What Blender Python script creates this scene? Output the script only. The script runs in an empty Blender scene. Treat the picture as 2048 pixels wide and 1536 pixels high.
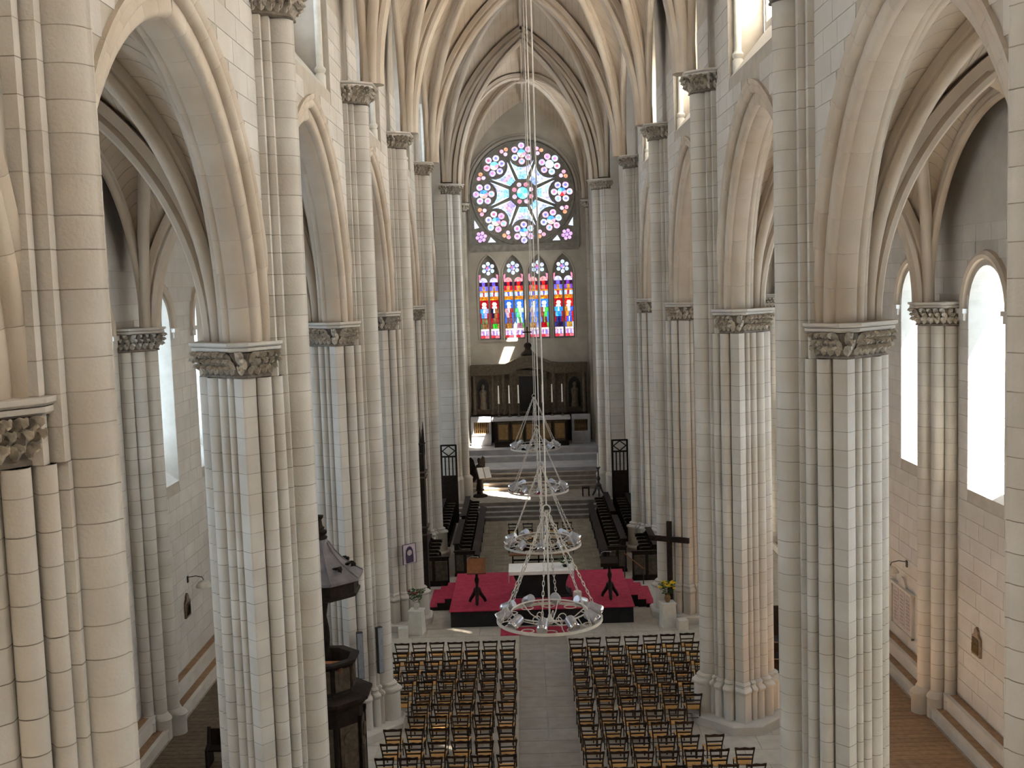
import bpy, math, random
from math import pi, sin, cos, sqrt, radians, acos, atan2, hypot
from mathutils import Vector, Matrix, Euler
from mathutils.geometry import tessellate_polygon

random.seed(7)
sc = bpy.context.scene
COL = sc.collection

# ------------------------------------------------------------------ camera
cam_d = bpy.data.cameras.new('camera')
cam = bpy.data.objects.new('camera', cam_d)
COL.objects.link(cam)
F_PX, PITCH, YAW, ROLL = 2228.0, radians(5.227), radians(0.706), radians(-1.903)
cam_d.sensor_fit = 'HORIZONTAL'
cam_d.sensor_width = 36.0
cam_d.lens = 36.0 * F_PX / 2048.0
cam_d.clip_end = 500
fw = Vector((-sin(YAW) * cos(PITCH), cos(YAW) * cos(PITCH), -sin(PITCH)))
rt = Vector((cos(YAW), sin(YAW), 0))
up = rt.cross(fw)
rr = cos(ROLL) * rt + sin(ROLL) * up
uu = -sin(ROLL) * rt + cos(ROLL) * up
M3 = Matrix((rr, uu, -fw)).transposed()
cam.matrix_world = Matrix.Translation((-0.313, 0, 12)) @ M3.to_4x4()
sc.camera = cam

# ------------------------------------------------------------------ light
sc.view_settings.view_transform = 'Standard'
sc.view_settings.look = 'None'
sc.view_settings.gamma = 1.0
sc.view_settings.use_curve_mapping = False
sc.view_settings.exposure = 0.62
world = bpy.data.worlds.new('sky')
sc.world = world
world.use_nodes = True
wn = world.node_tree
wn.nodes['Background'].inputs[0].default_value = (0.70, 0.85, 1.0, 1)
wn.nodes['Background'].inputs[1].default_value = 5.0
sun_d = bpy.data.lights.new('sun', 'SUN')
sun_d.energy = 115.0
sun_d.color = (1.0, 0.89, 0.72)
sun_d.angle = radians(0.6)
sun = bpy.data.objects.new('sun', sun_d)
COL.objects.link(sun)
SUN_DIR = Vector((-1.0, 0.70, -2.3)).normalized()
sun.rotation_euler = SUN_DIR.to_track_quat('-Z', 'Y').to_euler()
sun.location = (40, -20, 60)
sc.cycles.max_bounces = 10
sc.cycles.diffuse_bounces = 6
sc.cycles.transparent_max_bounces = 16
sc.cycles.sample_clamp_indirect = 6.0
sc.cycles.caustics_reflective = False
sc.cycles.caustics_refractive = False

# ------------------------------------------------------------------ materials
def nodes(name):
    m = bpy.data.materials.new(name)
    m.use_nodes = True
    nt = m.node_tree
    return m, nt, nt.nodes['Principled BSDF']

def mat(name, c1, c2=None, rough=0.8, scale=3.0, rnd=0.0, bump=0.0, bscale=30.0, metal=0.0, spec=0.3, big=None):
    m, nt, b = nodes(name)
    N, L = nt.nodes, nt.links
    b.inputs['Roughness'].default_value = rough
    b.inputs['Metallic'].default_value = metal
    b.inputs['Specular IOR Level'].default_value = spec
    geo = N.new('ShaderNodeNewGeometry')
    if c2 is None:
        c2 = c1
    no = N.new('ShaderNodeTexNoise')
    no.inputs['Scale'].default_value = scale
    no.inputs['Detail'].default_value = 5
    L.new(geo.outputs['Position'], no.inputs['Vector'])
    mr = N.new('ShaderNodeMapRange')
    mr.inputs[1].default_value = 0.35
    mr.inputs[2].default_value = 0.65
    L.new(no.outputs['Fac'], mr.inputs[0])
    mx = N.new('ShaderNodeMix')
    mx.data_type = 'RGBA'
    mx.inputs[6].default_value = (*c1, 1)
    mx.inputs[7].default_value = (*c2, 1)
    L.new(mr.outputs[0], mx.inputs[0])
    out = mx.outputs[2]
    if big is not None:
        n2 = N.new('ShaderNodeTexNoise')
        n2.inputs['Scale'].default_value = 0.45
        n2.inputs['Detail'].default_value = 3
        L.new(geo.outputs['Position'], n2.inputs['Vector'])
        m2 = N.new('ShaderNodeMapRange')
        m2.inputs[1].default_value = 0.45
        m2.inputs[2].default_value = 0.75
        L.new(n2.outputs['Fac'], m2.inputs[0])
        mx2 = N.new('ShaderNodeMix')
        mx2.data_type = 'RGBA'
        mx2.inputs[7].default_value = (*big, 1)
        L.new(out, mx2.inputs[6])
        L.new(m2.outputs[0], mx2.inputs[0])
        out = mx2.outputs[2]
    if rnd > 0:
        oi = N.new('ShaderNodeObjectInfo')
        r2 = N.new('ShaderNodeMapRange')
        r2.inputs[3].default_value = 1 - rnd
        r2.inputs[4].default_value = 1 + rnd * 0.6
        L.new(oi.outputs['Random'], r2.inputs[0])
        hs = N.new('ShaderNodeHueSaturation')
        L.new(r2.outputs[0], hs.inputs['Value'])
        L.new(out, hs.inputs['Color'])
        out = hs.outputs[0]
    L.new(out, b.inputs['Base Color'])
    if bump > 0:
        nb = N.new('ShaderNodeTexNoise')
        nb.inputs['Scale'].default_value = bscale
        nb.inputs['Detail'].default_value = 4
        L.new(geo.outputs['Position'], nb.inputs['Vector'])
        bp = N.new('ShaderNodeBump')
        bp.inputs['Strength'].default_value = bump
        bp.inputs['Distance'].default_value = 0.02
        L.new(nb.outputs['Fac'], bp.inputs['Height'])
        L.new(bp.outputs[0], b.inputs['Normal'])
    return m

MT = {}
MT['stone'] = mat('pale limestone', (0.525, 0.495, 0.45), (0.595, 0.57, 0.53), 0.9, 1.6, 0.06, 0.35, 26, big=(0.49, 0.445, 0.385))
MT['wallstone'] = mat('wall limestone', (0.545, 0.515, 0.475), (0.60, 0.575, 0.54), 0.9, 2.0, 0.07, 0.45, 20, big=(0.51, 0.475, 0.43))
MT['joint'] = mat('mortar joint', (0.36, 0.31, 0.25), (0.46, 0.40, 0.33), 0.95, 5)
MT['wallbed'] = mat('wall bed stone', (0.42, 0.38, 0.325), (0.48, 0.44, 0.385), 0.95, 2.5)
MT['mortar'] = mat('grey mortar line', (0.17, 0.14, 0.11), (0.40, 0.36, 0.30), 0.95, 1.2)
MT['vault'] = mat('vault limestone', (0.47, 0.395, 0.31), (0.53, 0.455, 0.37), 0.9, 1.3, 0, 0.4, 18, big=(0.38, 0.30, 0.22))
MT['rib'] = mat('rib limestone', (0.51, 0.44, 0.36), (0.57, 0.505, 0.43), 0.9, 1.3, 0.03, 0.3, 22, big=(0.44, 0.36, 0.275))
MT['carved'] = mat('weathered carved stone', (0.30, 0.265, 0.22), (0.48, 0.43, 0.36), 0.95, 9, 0.15, 0.5, 40)
MT['bell'] = mat('shade-darkened grimy ground', (0.13, 0.11, 0.09), (0.20, 0.17, 0.14), 0.95, 9)  # grime tone darkened further to paint in the shadow between the leaves
MT['grey'] = mat('grey tracery stone', (0.20, 0.19, 0.17), (0.27, 0.26, 0.23), 0.9, 4, 0, 0.3, 30)
MT['eaststone'] = mat('grey east wall stone', (0.38, 0.35, 0.30), (0.45, 0.415, 0.36), 0.9, 1.5, 0.04, 0.4, 22, big=(0.33, 0.295, 0.25))
MT['floor'] = mat('floor slabs', (0.40, 0.37, 0.32), (0.48, 0.44, 0.38), 0.75, 3, 0.08, 0.2, 20)
MT['aislefloor'] = mat('centre aisle slabs', (0.27, 0.245, 0.22), (0.33, 0.30, 0.27), 0.75, 3, 0.07, 0.2, 20)
MT['choirfloor'] = mat('choir slabs', (0.20, 0.165, 0.115), (0.28, 0.24, 0.175), 0.7, 2, 0.10, 0.2, 20)
MT['step'] = mat('step stone', (0.19, 0.165, 0.14), (0.26, 0.23, 0.20), 0.8, 3, 0.05, 0.3, 20)
MT['bluestone'] = mat('slate grey stone', (0.30, 0.30, 0.32), (0.38, 0.38, 0.40), 0.7, 2, 0.03, 0.2, 20)
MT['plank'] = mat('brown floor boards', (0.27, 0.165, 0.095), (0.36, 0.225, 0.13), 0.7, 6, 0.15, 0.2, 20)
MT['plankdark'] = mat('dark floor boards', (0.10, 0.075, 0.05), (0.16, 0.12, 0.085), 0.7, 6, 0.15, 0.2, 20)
MT['darkwood'] = mat('dark carved wood', (0.014, 0.009, 0.007), (0.026, 0.018, 0.013), 0.65, 8, 0.1, 0.2, 30, spec=0.15)
MT['retwood'] = mat('dark retable wood', (0.055, 0.043, 0.030), (0.105, 0.083, 0.058), 0.6, 8, 0.08, 0.3, 30, spec=0.25)
MT['wood'] = mat('reddish brown wood', (0.20, 0.075, 0.028), (0.26, 0.10, 0.04), 0.45, 10, 0, 0.1, 30)
MT['altarwood'] = mat('amber wood panel', (0.17, 0.10, 0.04), (0.24, 0.15, 0.06), 0.5, 10, 0.1, 0.1, 30)
MT['chair'] = mat('chair wood', (0.022, 0.011, 0.007), (0.045, 0.022, 0.012), 0.4, 12, 0.2, 0, spec=0.5)
MT['straw'] = mat('woven straw', (0.46, 0.24, 0.07), (0.60, 0.34, 0.12), 0.8, 40, 0.18, 0.4, 120)
MT['red'] = mat('red carpet', (0.34, 0.022, 0.055), (0.42, 0.035, 0.075), 0.95, 6, 0, 0.4, 200)
MT['black'] = mat('black cloth', (0.012, 0.011, 0.012), (0.02, 0.018, 0.018), 0.9, 6)
MT['iron'] = mat('dark iron', (0.02, 0.018, 0.018), (0.035, 0.03, 0.028), 0.5, 8, spec=0.5)
MT['white'] = mat('white cloth', (0.78, 0.75, 0.70), (0.84, 0.81, 0.77), 0.9, 5)
MT['wax'] = mat('white candle wax', (0.80, 0.78, 0.70), (0.85, 0.83, 0.76), 0.6, 5)
MT['lamp'] = mat('white painted metal', (0.60, 0.56, 0.50), (0.68, 0.65, 0.60), 0.45, 9, spec=0.5)
MT['lampgrey'] = mat('grey lamp metal', (0.34, 0.34, 0.37), (0.46, 0.46, 0.50), 0.3, 9, metal=0.5, spec=0.5)
MT['steel'] = mat('bright steel', (0.7, 0.7, 0.72), None, 0.15, 3, metal=1.0)
MT['speaker'] = mat('grey loudspeaker', (0.20, 0.22, 0.26), (0.26, 0.28, 0.32), 0.5, 9)
MT['leaf'] = mat('green leaves', (0.03, 0.07, 0.02), (0.06, 0.12, 0.03), 0.6, 20, 0.3)
MT['yellow'] = mat('yellow petals', (0.75, 0.52, 0.02), (0.85, 0.62, 0.05), 0.6, 20, 0.1)
MT['redflower'] = mat('dark red petals', (0.22, 0.03, 0.03), (0.32, 0.05, 0.05), 0.6, 20, 0.2)
MT['pot'] = mat('pale painted block', (0.58, 0.56, 0.50), (0.66, 0.64, 0.58), 0.7, 5)
MT['slate'] = mat('grey canopy lead', (0.13, 0.12, 0.13), (0.18, 0.17, 0.18), 0.5, 4, 0, 0.2, 10)
MT['gilt'] = mat('dull brass', (0.35, 0.24, 0.09), (0.45, 0.32, 0.14), 0.4, 8, metal=0.6)
MT['paper'] = mat('paper', (0.80, 0.76, 0.68), (0.85, 0.82, 0.76), 0.9, 5)
MT['icon_bg'] = mat('icon pale ground', (0.50, 0.42, 0.46), (0.58, 0.50, 0.54), 0.6, 9)
MT['icon_dark'] = mat('icon dark veil', (0.04, 0.03, 0.07), (0.07, 0.05, 0.10), 0.6, 9)
MT['icon_face'] = mat('icon face', (0.42, 0.36, 0.36), (0.5, 0.43, 0.42), 0.6, 9)
MT['relief'] = mat('brown relief', (0.20, 0.14, 0.09), (0.27, 0.20, 0.14), 0.8, 14, 0, 0.4, 30)
MT['inscr'] = mat('pink marble', (0.42, 0.36, 0.36), (0.5, 0.45, 0.44), 0.5, 6)
MT['inscr2'] = mat('engraved marble', (0.26, 0.22, 0.26), (0.34, 0.30, 0.33), 0.5, 6)
MT['lead'] = mat('lead cames', (0.03, 0.03, 0.03), None, 0.6, 3)

def flame_mat():
    m, nt, b = nodes('candle flame')
    b.inputs['Emission Color'].default_value = (1, 0.72, 0.35, 1)
    b.inputs['Emission Strength'].default_value = 6
    return m
MT['flame'] = flame_mat()

GLASS = {}
def glass(col):
    k = tuple(round(0.34 * c ** 1.5, 3) for c in col)
    if k in GLASS:
        return GLASS[k]
    m = bpy.data.materials.new('stained glass')
    m.use_nodes = True
    nt = m.node_tree
    N, L = nt.nodes, nt.links
    N.clear()
    o = N.new('ShaderNodeOutputMaterial')
    t = N.new('ShaderNodeBsdfTransparent')
    geo = N.new('ShaderNodeNewGeometry')
    no = N.new('ShaderNodeTexNoise')
    no.inputs['Scale'].default_value = 7
    L.new(geo.outputs['Position'], no.inputs['Vector'])
    mr = N.new('ShaderNodeMapRange')
    mr.inputs[1].default_value = 0.3
    mr.inputs[2].default_value = 0.7
    mr.inputs[3].default_value = 0.45
    mr.inputs[4].default_value = 1.15
    L.new(no.outputs['Fac'], mr.inputs[0])
    hs = N.new('ShaderNodeHueSaturation')
    hs.inputs['Color'].default_value = (*k, 1)
    L.new(mr.outputs[0], hs.inputs['Value'])
    L.new(hs.outputs[0], t.inputs[0])
    L.new(t.outputs[0], o.inputs[0])
    GLASS[k] = m
    return m

def clear_glass():
    m = bpy.data.materials.get('clear leaded glass')
    if m is None:
        m = bpy.data.materials.new('clear leaded glass')
        m.use_nodes = True
        nt = m.node_tree
        nt.nodes.clear()
        o = nt.nodes.new('ShaderNodeOutputMaterial')
        t = nt.nodes.new('ShaderNodeBsdfTransparent')
        t.inputs[0].default_value = (0.93, 0.95, 0.96, 1)
        nt.links.new(t.outputs[0], o.inputs[0])
    return m

def frosted_glass():
    m = bpy.data.materials.new('pale diffusing glass')
    m.use_nodes = True
    nt = m.node_tree
    nt.nodes.clear()
    o = nt.nodes.new('ShaderNodeOutputMaterial')
    t = nt.nodes.new('ShaderNodeBsdfTranslucent')
    t.inputs[0].default_value = (0.74, 0.75, 0.76, 1)
    nt.links.new(t.outputs[0], o.inputs[0])
    return m

# ------------------------------------------------------------------ mesh helpers
class MB:
    def __init__(s):
        s.v, s.f = [], []
    def add(s, vs, fs):
        o = len(s.v)
        s.v += [tuple(p) for p in vs]
        s.f += [tuple(i + o for i in f) for f in fs]
        return s
    def box(s, x0, x1, y0, y1, z0, z1, M=None):
        vs = [Vector((x, y, z)) for z in (z0, z1) for y in (y0, y1) for x in (x0, x1)]
        if M is not None:
            vs = [M @ p for p in vs]
        return s.add(vs, [(0, 2, 3, 1), (4, 5, 7, 6), (0, 1, 5, 4), (2, 6, 7, 3), (0, 4, 6, 2), (1, 3, 7, 5)])
    def bar(s, a, b, w, h=None, n=4, w2=None):
        """prism from a to b, n sides"""
        a, b = Vector(a), Vector(b)
        d = (b - a).normalized()
        ref = Vector((0, 0, 1)) if abs(d.z) < 0.95 else Vector((0, 1, 0))
        e1 = d.cross(ref).normalized()
        e2 = e1.cross(d)
        h = w if h is None else h
        k = 1.0 if w2 is None else w2 / w
        ang = [(i + 0.5) * 2 * pi / n for i in range(n)]
        q = sqrt(2) if n == 4 else 1
        ring = [(cos(t) * w * q, sin(t) * h * q) for t in ang]
        vs = [a + e1 * x + e2 * y for x, y in ring] + [b + e1 * x * k + e2 * y * k for x, y in ring]
        fs = [(i, (i + 1) % n, n + (i + 1) % n, n + i) for i in range(n)]
        fs += [tuple(range(n))[::-1], tuple(range(n, 2 * n))]
        return s.add(vs, fs)
    def tube(s, pts, r, n=6, closed=False):
        pts = [Vector(p) for p in pts]
        m = len(pts)
        rs = r if isinstance(r, (list, tuple)) else [r] * m
        vs, fs = [], []
        prev = None
        for i, p in enumerate(pts):
            if closed:
                d = pts[(i + 1) % m] - pts[i - 1]
            else:
                d = pts[min(i + 1, m - 1)] - pts[max(i - 1, 0)]
            d.normalize()
            if prev is None:
                ref = Vector((0, 0, 1)) if abs(d.z) < 0.9 else Vector((0, 1, 0))
                e1 = d.cross(ref).normalized()
            else:
                e1 = (prev - d * prev.dot(d)).normalized()
            prev = e1
            e2 = d.cross(e1)
            for k in range(n):
                t = 2 * pi * k / n
                vs.append(p + (e1 * cos(t) + e2 * sin(t)) * rs[i])
        for i in range(m if closed else m - 1):
            j = (i + 1) % m
            for k in range(n):
                k2 = (k + 1) % n
                fs.append((i * n + k, i * n + k2, j * n + k2, j * n + k))
        if not closed:
            fs += [tuple(range(n))[::-1], tuple(range((m - 1) * n, m * n))]
        return s.add(vs, fs)
    def lathe(s, prof, n=16, M=None, a0=0.0):
        """prof: list of (r, z)"""
        vs, fs = [], []
        m = len(prof)
        for r, z in prof:
            for k in range(n):
                t = a0 + 2 * pi * k / n
                vs.append(Vector((r * cos(t), r * sin(t), z)))
        if M is not None:
            vs = [M @ p for p in vs]
        for i in range(m - 1):
            for k in range(n):
                k2 = (k + 1) % n
                fs.append((i * n + k, i * n + k2, (i + 1) * n + k2, (i + 1) * n + k))
        fs += [tuple(range(n))[::-1], tuple(range((m - 1) * n, m * n))]
        return s.add(vs, fs)
    def rings(s, rings, cap=True):
        """loft list of equal-length rings"""
        n = len(rings[0])
        vs = [p for r in rings for p in r]
        fs = []
        for i in range(len(rings) - 1):
            for k in range(n):
                k2 = (k + 1) % n
                fs.append((i * n + k, i * n + k2, (i + 1) * n + k2, (i + 1) * n + k))
        if cap:
            fs += [tuple(range(n))[::-1], tuple(range((len(rings) - 1) * n, len(rings) * n))]
        return s.add(vs, fs)
    def plate(s, loops, d0, d1, mp):
        """2D outline with holes, extruded d0..d1; mp(x, y, d) -> 3D"""
        flat = [p for lp in loops for p in lp]
        tris = tessellate_polygon([[Vector((p[0], p[1], 0)) for p in lp] for lp in loops])
        n = len(flat)
        vs = [mp(p[0], p[1], d0) for p in flat] + [mp(p[0], p[1], d1) for p in flat]
        fs = [tuple(t) for t in tris] + [tuple(i + n for i in reversed(t)) for t in tris]
        o = 0
        for lp in loops:
            m = len(lp)
            for i in range(m):
                j = (i + 1) % m
                fs.append((o + i, o + j, n + o + j, n + o + i))
            o += m
        return s.add(vs, fs)
    def mesh(s, name, m, smooth=False):
        me = bpy.data.meshes.new(name)
        me.from_pydata(s.v, [], s.f)
        me.validate()
        import bmesh
        bm = bmesh.new()
        bm.from_mesh(me)
        bmesh.ops.recalc_face_normals(bm, faces=bm.faces)
        bm.to_mesh(me)
        bm.free()
        me.materials.append(MT[m] if isinstance(m, str) else m)
        if smooth:
            me.polygons.foreach_set('use_smooth', [True] * len(me.polygons))
            try:
                me.set_sharp_from_angle(angle=radians(40))
            except Exception:
                pass
        return me
    def build(s, name, m, parent=None, loc=(0, 0, 0), rot=(0, 0, 0), smooth=False):
        return put(name, s.mesh(name, m, smooth), parent, loc, rot)

def put(name, me, parent=None, loc=(0, 0, 0), rot=(0, 0, 0), scale=(1, 1, 1)):
    o = bpy.data.objects.new(name, me)
    COL.objects.link(o)
    o.parent = parent
    o.location, o.rotation_euler, o.scale = loc, rot, scale
    return o

def tag(o, label, cat=None, group=None, kind=None):
    o['label'] = label
    if cat:
        o['category'] = cat
    if group:
        o['group'] = group
    if kind:
        o['kind'] = kind
    return o

def thing(name, label, cat, loc=(0, 0, 0), rz=0.0, group=None, kind=None):
    o = put(name, None, None, loc, (0, 0, rz))
    return tag(o, label, cat, group, kind)

def circ(cx, cy, r, n=24, a0=0.0, a1=2 * pi):
    full = abs(a1 - a0 - 2 * pi) < 1e-6
    m = n if full else n + 1
    return [(cx + r * cos(a0 + (a1 - a0) * i / n), cy + r * sin(a0 + (a1 - a0) * i / n)) for i in range(m)]

def pointed(cx, hw, z0, zs, za, n=10):
    """closed lancet outline, base z0, springing zs, apex za"""
    a, h = hw, za - zs
    R = (a * a + h * h) / (2 * a)
    fm = acos((R - a) / R) if h >= a * 0.999 else atan2(h, R - a)
    arc = [(R - R * cos(fm * i / n), R * sin(fm * i / n)) for i in range(n + 1)]
    pts = [(cx - hw, z0)] + [(cx - hw + d, zs + z) for d, z in arc]
    pts += [(cx + hw - d, zs + z) for d, z in reversed(arc[:-1])] + [(cx + hw, z0)]
    return pts

def arc_pts(a, h, n):
    R = (a * a + h * h) / (2 * a)
    fm = atan2(h, R - a)
    return [(R - R * cos(fm * i / n), R * sin(fm * i / n)) for i in range(n + 1)]

ORD = ['first', 'second', 'third', 'fourth', 'fifth', 'sixth', 'seventh', 'eighth', 'ninth', 'tenth', 'eleventh', 'twelfth', 'thirteenth', 'fourteenth']
SIDE = {-1: 'left', 1: 'right'}

# ------------------------------------------------------------------ plan
W = 4.18                 # half clear width of the nave
PC = W + 1.0             # pier centre
WP = 4.77                # nave wall plane
WB = 5.62                # aisle side of the nave wall
Y0, BAY = 10.40, 9.548
def PY(i):
    return Y0 + BAY * (i - 1)
ZM0, ZM1 = 10.50, 11.12  # arcade capital bottom / top
ZU0, ZU1 = 16.68, 17.22  # vault capital bottom / top
AX = 10.9                # aisle wall plane
EY = 68.3                # east wall plane

# ------------------------------------------------------------------ floor
fl = MB()
fl.box(-12.5, 12.5, -3.6, 55.4, -0.4, -0.02)
floor = fl.build('floor', 'joint')
tag(floor, 'stone slab floor of the nave and aisles', 'floor', kind='structure')
def bevel_box(b=0.03):
    """unit box 0..1 footprint -0.5..0.5, top at z=0, chamfered edge"""
    m = MB()
    m.rings([[(-.5, -.5, -1), (.5, -.5, -1), (.5, .5, -1), (-.5, .5, -1)],
             [(-.5, -.5, -b * 4), (.5, -.5, -b * 4), (.5, .5, -b * 4), (-.5, .5, -b * 4)],
             [(-.5 + b, -.5 + b, 0), (.5 - b, -.5 + b, 0), (.5 - b, .5 - b, 0), (-.5 + b, .5 - b, 0)]])
    return m
SLAB = bevel_box(0.008).mesh('slab', 'floor')
SLAB_A = bevel_box(0.008).mesh('slab', 'aislefloor')
SLAB_C = bevel_box(0.008).mesh('slab', 'choirfloor')
PLANK = bevel_box(0.006).mesh('plank', 'plank')
PLANK_L = bevel_box(0.006).mesh('plank', 'plankdark')
def lay(me, name, x0, x1, nx, y0, y1, ny, z, parent, gap=0.012, th=0.05, stag=False):
    dx, dy = (x1 - x0) / nx, (y1 - y0) / ny
    for j in range(ny):
        off = (j % 2) * dx * 0.5 if stag else 0
        for i in range(nx):
            xa, xb = x0 + i * dx + off, x0 + (i + 1) * dx + off
            xb = min(xb, x1)
            put(name, me, parent, ((xa + xb) / 2, y0 + (j + .5) * dy, z), (0, 0, 0), (xb - xa - gap, dy - gap, th))
        if off > 0:
            put(name, me, parent, (x0 + off / 2, y0 + (j + .5) * dy, z), (0, 0, 0), (off - gap, dy - gap, th))
lay(SLAB_A, 'slab', -0.78, 0.78, 2, 22, 37.6, 20, 0.0, floor)
for s in (-1, 1):
    a, b = (0.8, 6.3) if s > 0 else (-6.3, -0.8)
    lay(SLAB, 'slab', a, b, 6, 22, 38.0, 18, 0.0, floor, stag=True)
    a, b = (6.32, 10.2) if s > 0 else (-10.2, -6.32)
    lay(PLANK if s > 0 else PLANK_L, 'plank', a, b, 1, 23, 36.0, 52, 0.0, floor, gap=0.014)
    mm = MB()
    mm.box(min(s * 0.8, s * 10.2), max(s * 0.8, s * 10.2), 36.0 if False else 38.0, 55.4, -0.05, 0.0)
    mm.box(min(s * 6.32, s * 10.2), max(s * 6.32, s * 10.2), 36.0, 38.0, -0.05, 0.0)
    mm.box(min(s * 0.8, s * 10.2), max(s * 0.8, s * 10.2), -3.0, 22.0, -0.05, 0.0)
    mm.build('paving', 'floor', floor)
mm = MB()
mm.box(-0.8, 0.8, 37.6, 43.0, -0.05, 0.0)
mm.box(-0.78, 0.78, -3.0, 22.0, -0.05, 0.0)
mm.build('paving', 'floor', floor)
lay(SLAB_C, 'slab', -2.9, 2.9, 6, 43.1, 55.4, 14, 0.004, floor, stag=True)

# stairs and raised choir levels
def steps_to(name, label, y0, z0, n, rise, run, x0, x1, m, yend):
    t = thing(name, label, 'steps', (0, 0, 0), kind='structure')
    for k in range(n):
        b = MB()
        ya = y0 + k * run
        z = z0 + (k + 1) * rise
        ye = yend if k == n - 1 else ya + run
        b.box(x0, x1, ya + 0.03, ye, z0 - 0.3, z - 0.05)
        b.box(x0, x1, ya, ye, z - 0.05, z)
        b.build('step' if k < n - 1 else 'landing', m if k < n - 1 else 'bluestone' if name == 'sanctuary_steps' else m, t)
    return t
steps_to('choir_steps', 'lower flight of four worn stone steps behind the choir stalls', 55.4, 0.0, 4, 0.175, 0.42, -6.2, 6.2, 'step', 59.7)
steps_to('sanctuary_steps', 'upper flight of stone steps leading to the blue-grey altar platform', 59.7, 0.7, 5, 0.19, 0.40, -3.9, 3.9, 'step', 68.3)
t = thing('altar_dais', 'low grey double step on which the high altar stands', 'steps', kind='structure')
MB().box(-3.8, 3.8, 63.6, 68.3, 1.6, 1.98).build('step', 'bluestone', t)
MB().box(-3.8, 3.8, 64.3, 68.3, 1.9, 2.28).build('step', 'bluestone', t)

# ------------------------------------------------------------------ piers
def polar_profile(shapes, n=300):
    pts, rad = [], []
    for k in range(n):
        t = 2 * pi * (k + 0.5) / n
        dx, dy = cos(t), sin(t)
        best = 0.05
        for sh in shapes:
            if sh[0] == 'c':
                _, cx, cy, r = sh
                b = dx * cx + dy * cy
                c = cx * cx + cy * cy - r * r
                disc = b * b - c
                if disc > 0:
                    best = max(best, b + sqrt(disc))
            else:
                poly = sh[1]
                for i in range(len(poly)):
                    x1, y1 = poly[i]
                    x2, y2 = poly[(i + 1) % len(poly)]
                    ex, ey = x2 - x1, y2 - y1
                    den = dx * ey - dy * ex
                    if abs(den) < 1e-9:
                        continue
                    tt = (x1 * ey - y1 * ex) / den
                    uu_ = (x1 * dy - y1 * dx) / den
                    if tt > 0 and 0 <= uu_ <= 1:
                        best = max(best, tt)
        rad.append(best)
    # deepen the quirks between the mouldings
    out = list(rad)
    for k in range(n):
        if rad[k] < rad[k - 1] and rad[k] <= rad[(k + 1) % n]:
            out[k] -= 0.045
            out[k - 1] -= 0.012
    for k in range(n):
        t = 2 * pi * (k + 0.5) / n
        pts.append((cos(t) * out[k], sin(t) * out[k]))
    return pts
def rect(u0, u1, v0, v1):
    return ('p', [(u0, v0), (u1, v0), (u1, v1), (u0, v1)])
core = [('p', [(0.72, 0), (0, 0.80), (-0.76, 0), (0, -0.80)]),
        rect(-0.2, 0.66, -0.36, 0.36), rect(0.9, 1.005, -0.022, 0.022), ('c', 0.74, 0, 0.245),
        ('c', 0, 0, 0.5)]
for sv in (-1, 1):
    core += [('c', 0.49, sv * 0.46, 0.105), ('c', 0.30, sv * 0.64, 0.135), ('c', -0.24, sv * 0.72, 0.075), ('c', -0.40, sv * 0.60, 0.10),
             ('c', -0.60, sv * 0.40, 0.15), ('p', [(0, 0), (0.20, sv * 0.80), (0.02, sv * 1.0), (-0.06, sv * 0.94), (-0.18, sv * 0.82)])]
core += [('c', -0.80, 0, 0.20), rect(-0.86, 0, -0.26, 0.26)]
PROF = polar_profile(core)
upper = [rect(-0.2, 0.66, -0.42, 0.42), ('c', 0.74, 0, 0.245), rect(0.9, 1.005, -0.022, 0.022), rect(-0.2, 0.54, -0.58, 0.58)]
PROF_U = polar_profile(upper, 240)

def course_mesh(prof, name, gap=0.016):
    m = MB()
    def ring(z, d):
        out = []
        for x, y in prof:
            r = hypot(x, y)
            k = (r - d) / r
            out.append((x * k, y * k, z))
        return out
    m.rings([ring(gap, 0), ring(1 - gap, 0)], cap=False)
    return m.mesh(name, 'stone', True)
def core_mesh(prof, z0, z1, d=0.005):
    m = MB()
    m.rings([[(x * (1 - d / hypot(x, y)), y * (1 - d / hypot(x, y)), z) for x, y in prof] for z in (z0, z1)], cap=False)
    return m.mesh('mortar_core', 'mortar', True)
COURSE = course_mesh(PROF, 'stone')
COURSE_U = course_mesh(PROF_U, 'stone')
CORE = core_mesh(PROF, 1.2, ZM0)
CORE_U = core_mesh(PROF_U, ZM0, ZU0)

def scaled_ring(prof, k, z):
    return [(x * k, y * k, z) for x, y in prof]
PLAIN8 = []
for u, v in ((1.02, 0.3), (0.66, 0.66), (0.3, 1.06), (-0.3, 1.06), (-0.7, 0.68), (-1.02, 0.3)):
    PLAIN8.append((u, v))
PLAIN8 = PLAIN8 + [(u, -v) for u, v in reversed(PLAIN8)]
bm_ = MB()
bm_.rings([scaled_ring(PLAIN8, 1.24, 0), scaled_ring(PLAIN8, 1.24, 0.22), scaled_ring(PLAIN8, 1.20, 0.26)])
PLINTH = bm_.mesh('plinth', 'stone')
bm_ = MB()
bm_.rings([scaled_ring(PROF, 1.17, 0.26), scaled_ring(PROF, 1.17, 1.0)], cap=False)
PEDESTAL = bm_.mesh('pedestal', 'stone', True)
bm_ = MB()
bm_.rings([scaled_ring(PROF, k, z) for k, z in ((1.17, 1.0), (1.22, 1.04), (1.235, 1.09), (1.2, 1.13), (1.10, 1.16), (1.08, 1.2), (1.11, 1.24), (1.08, 1.27), (1.0, 1.3))], cap=False)
BASEMOULD = bm_.mesh('base_moulding', 'stone', True)

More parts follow.
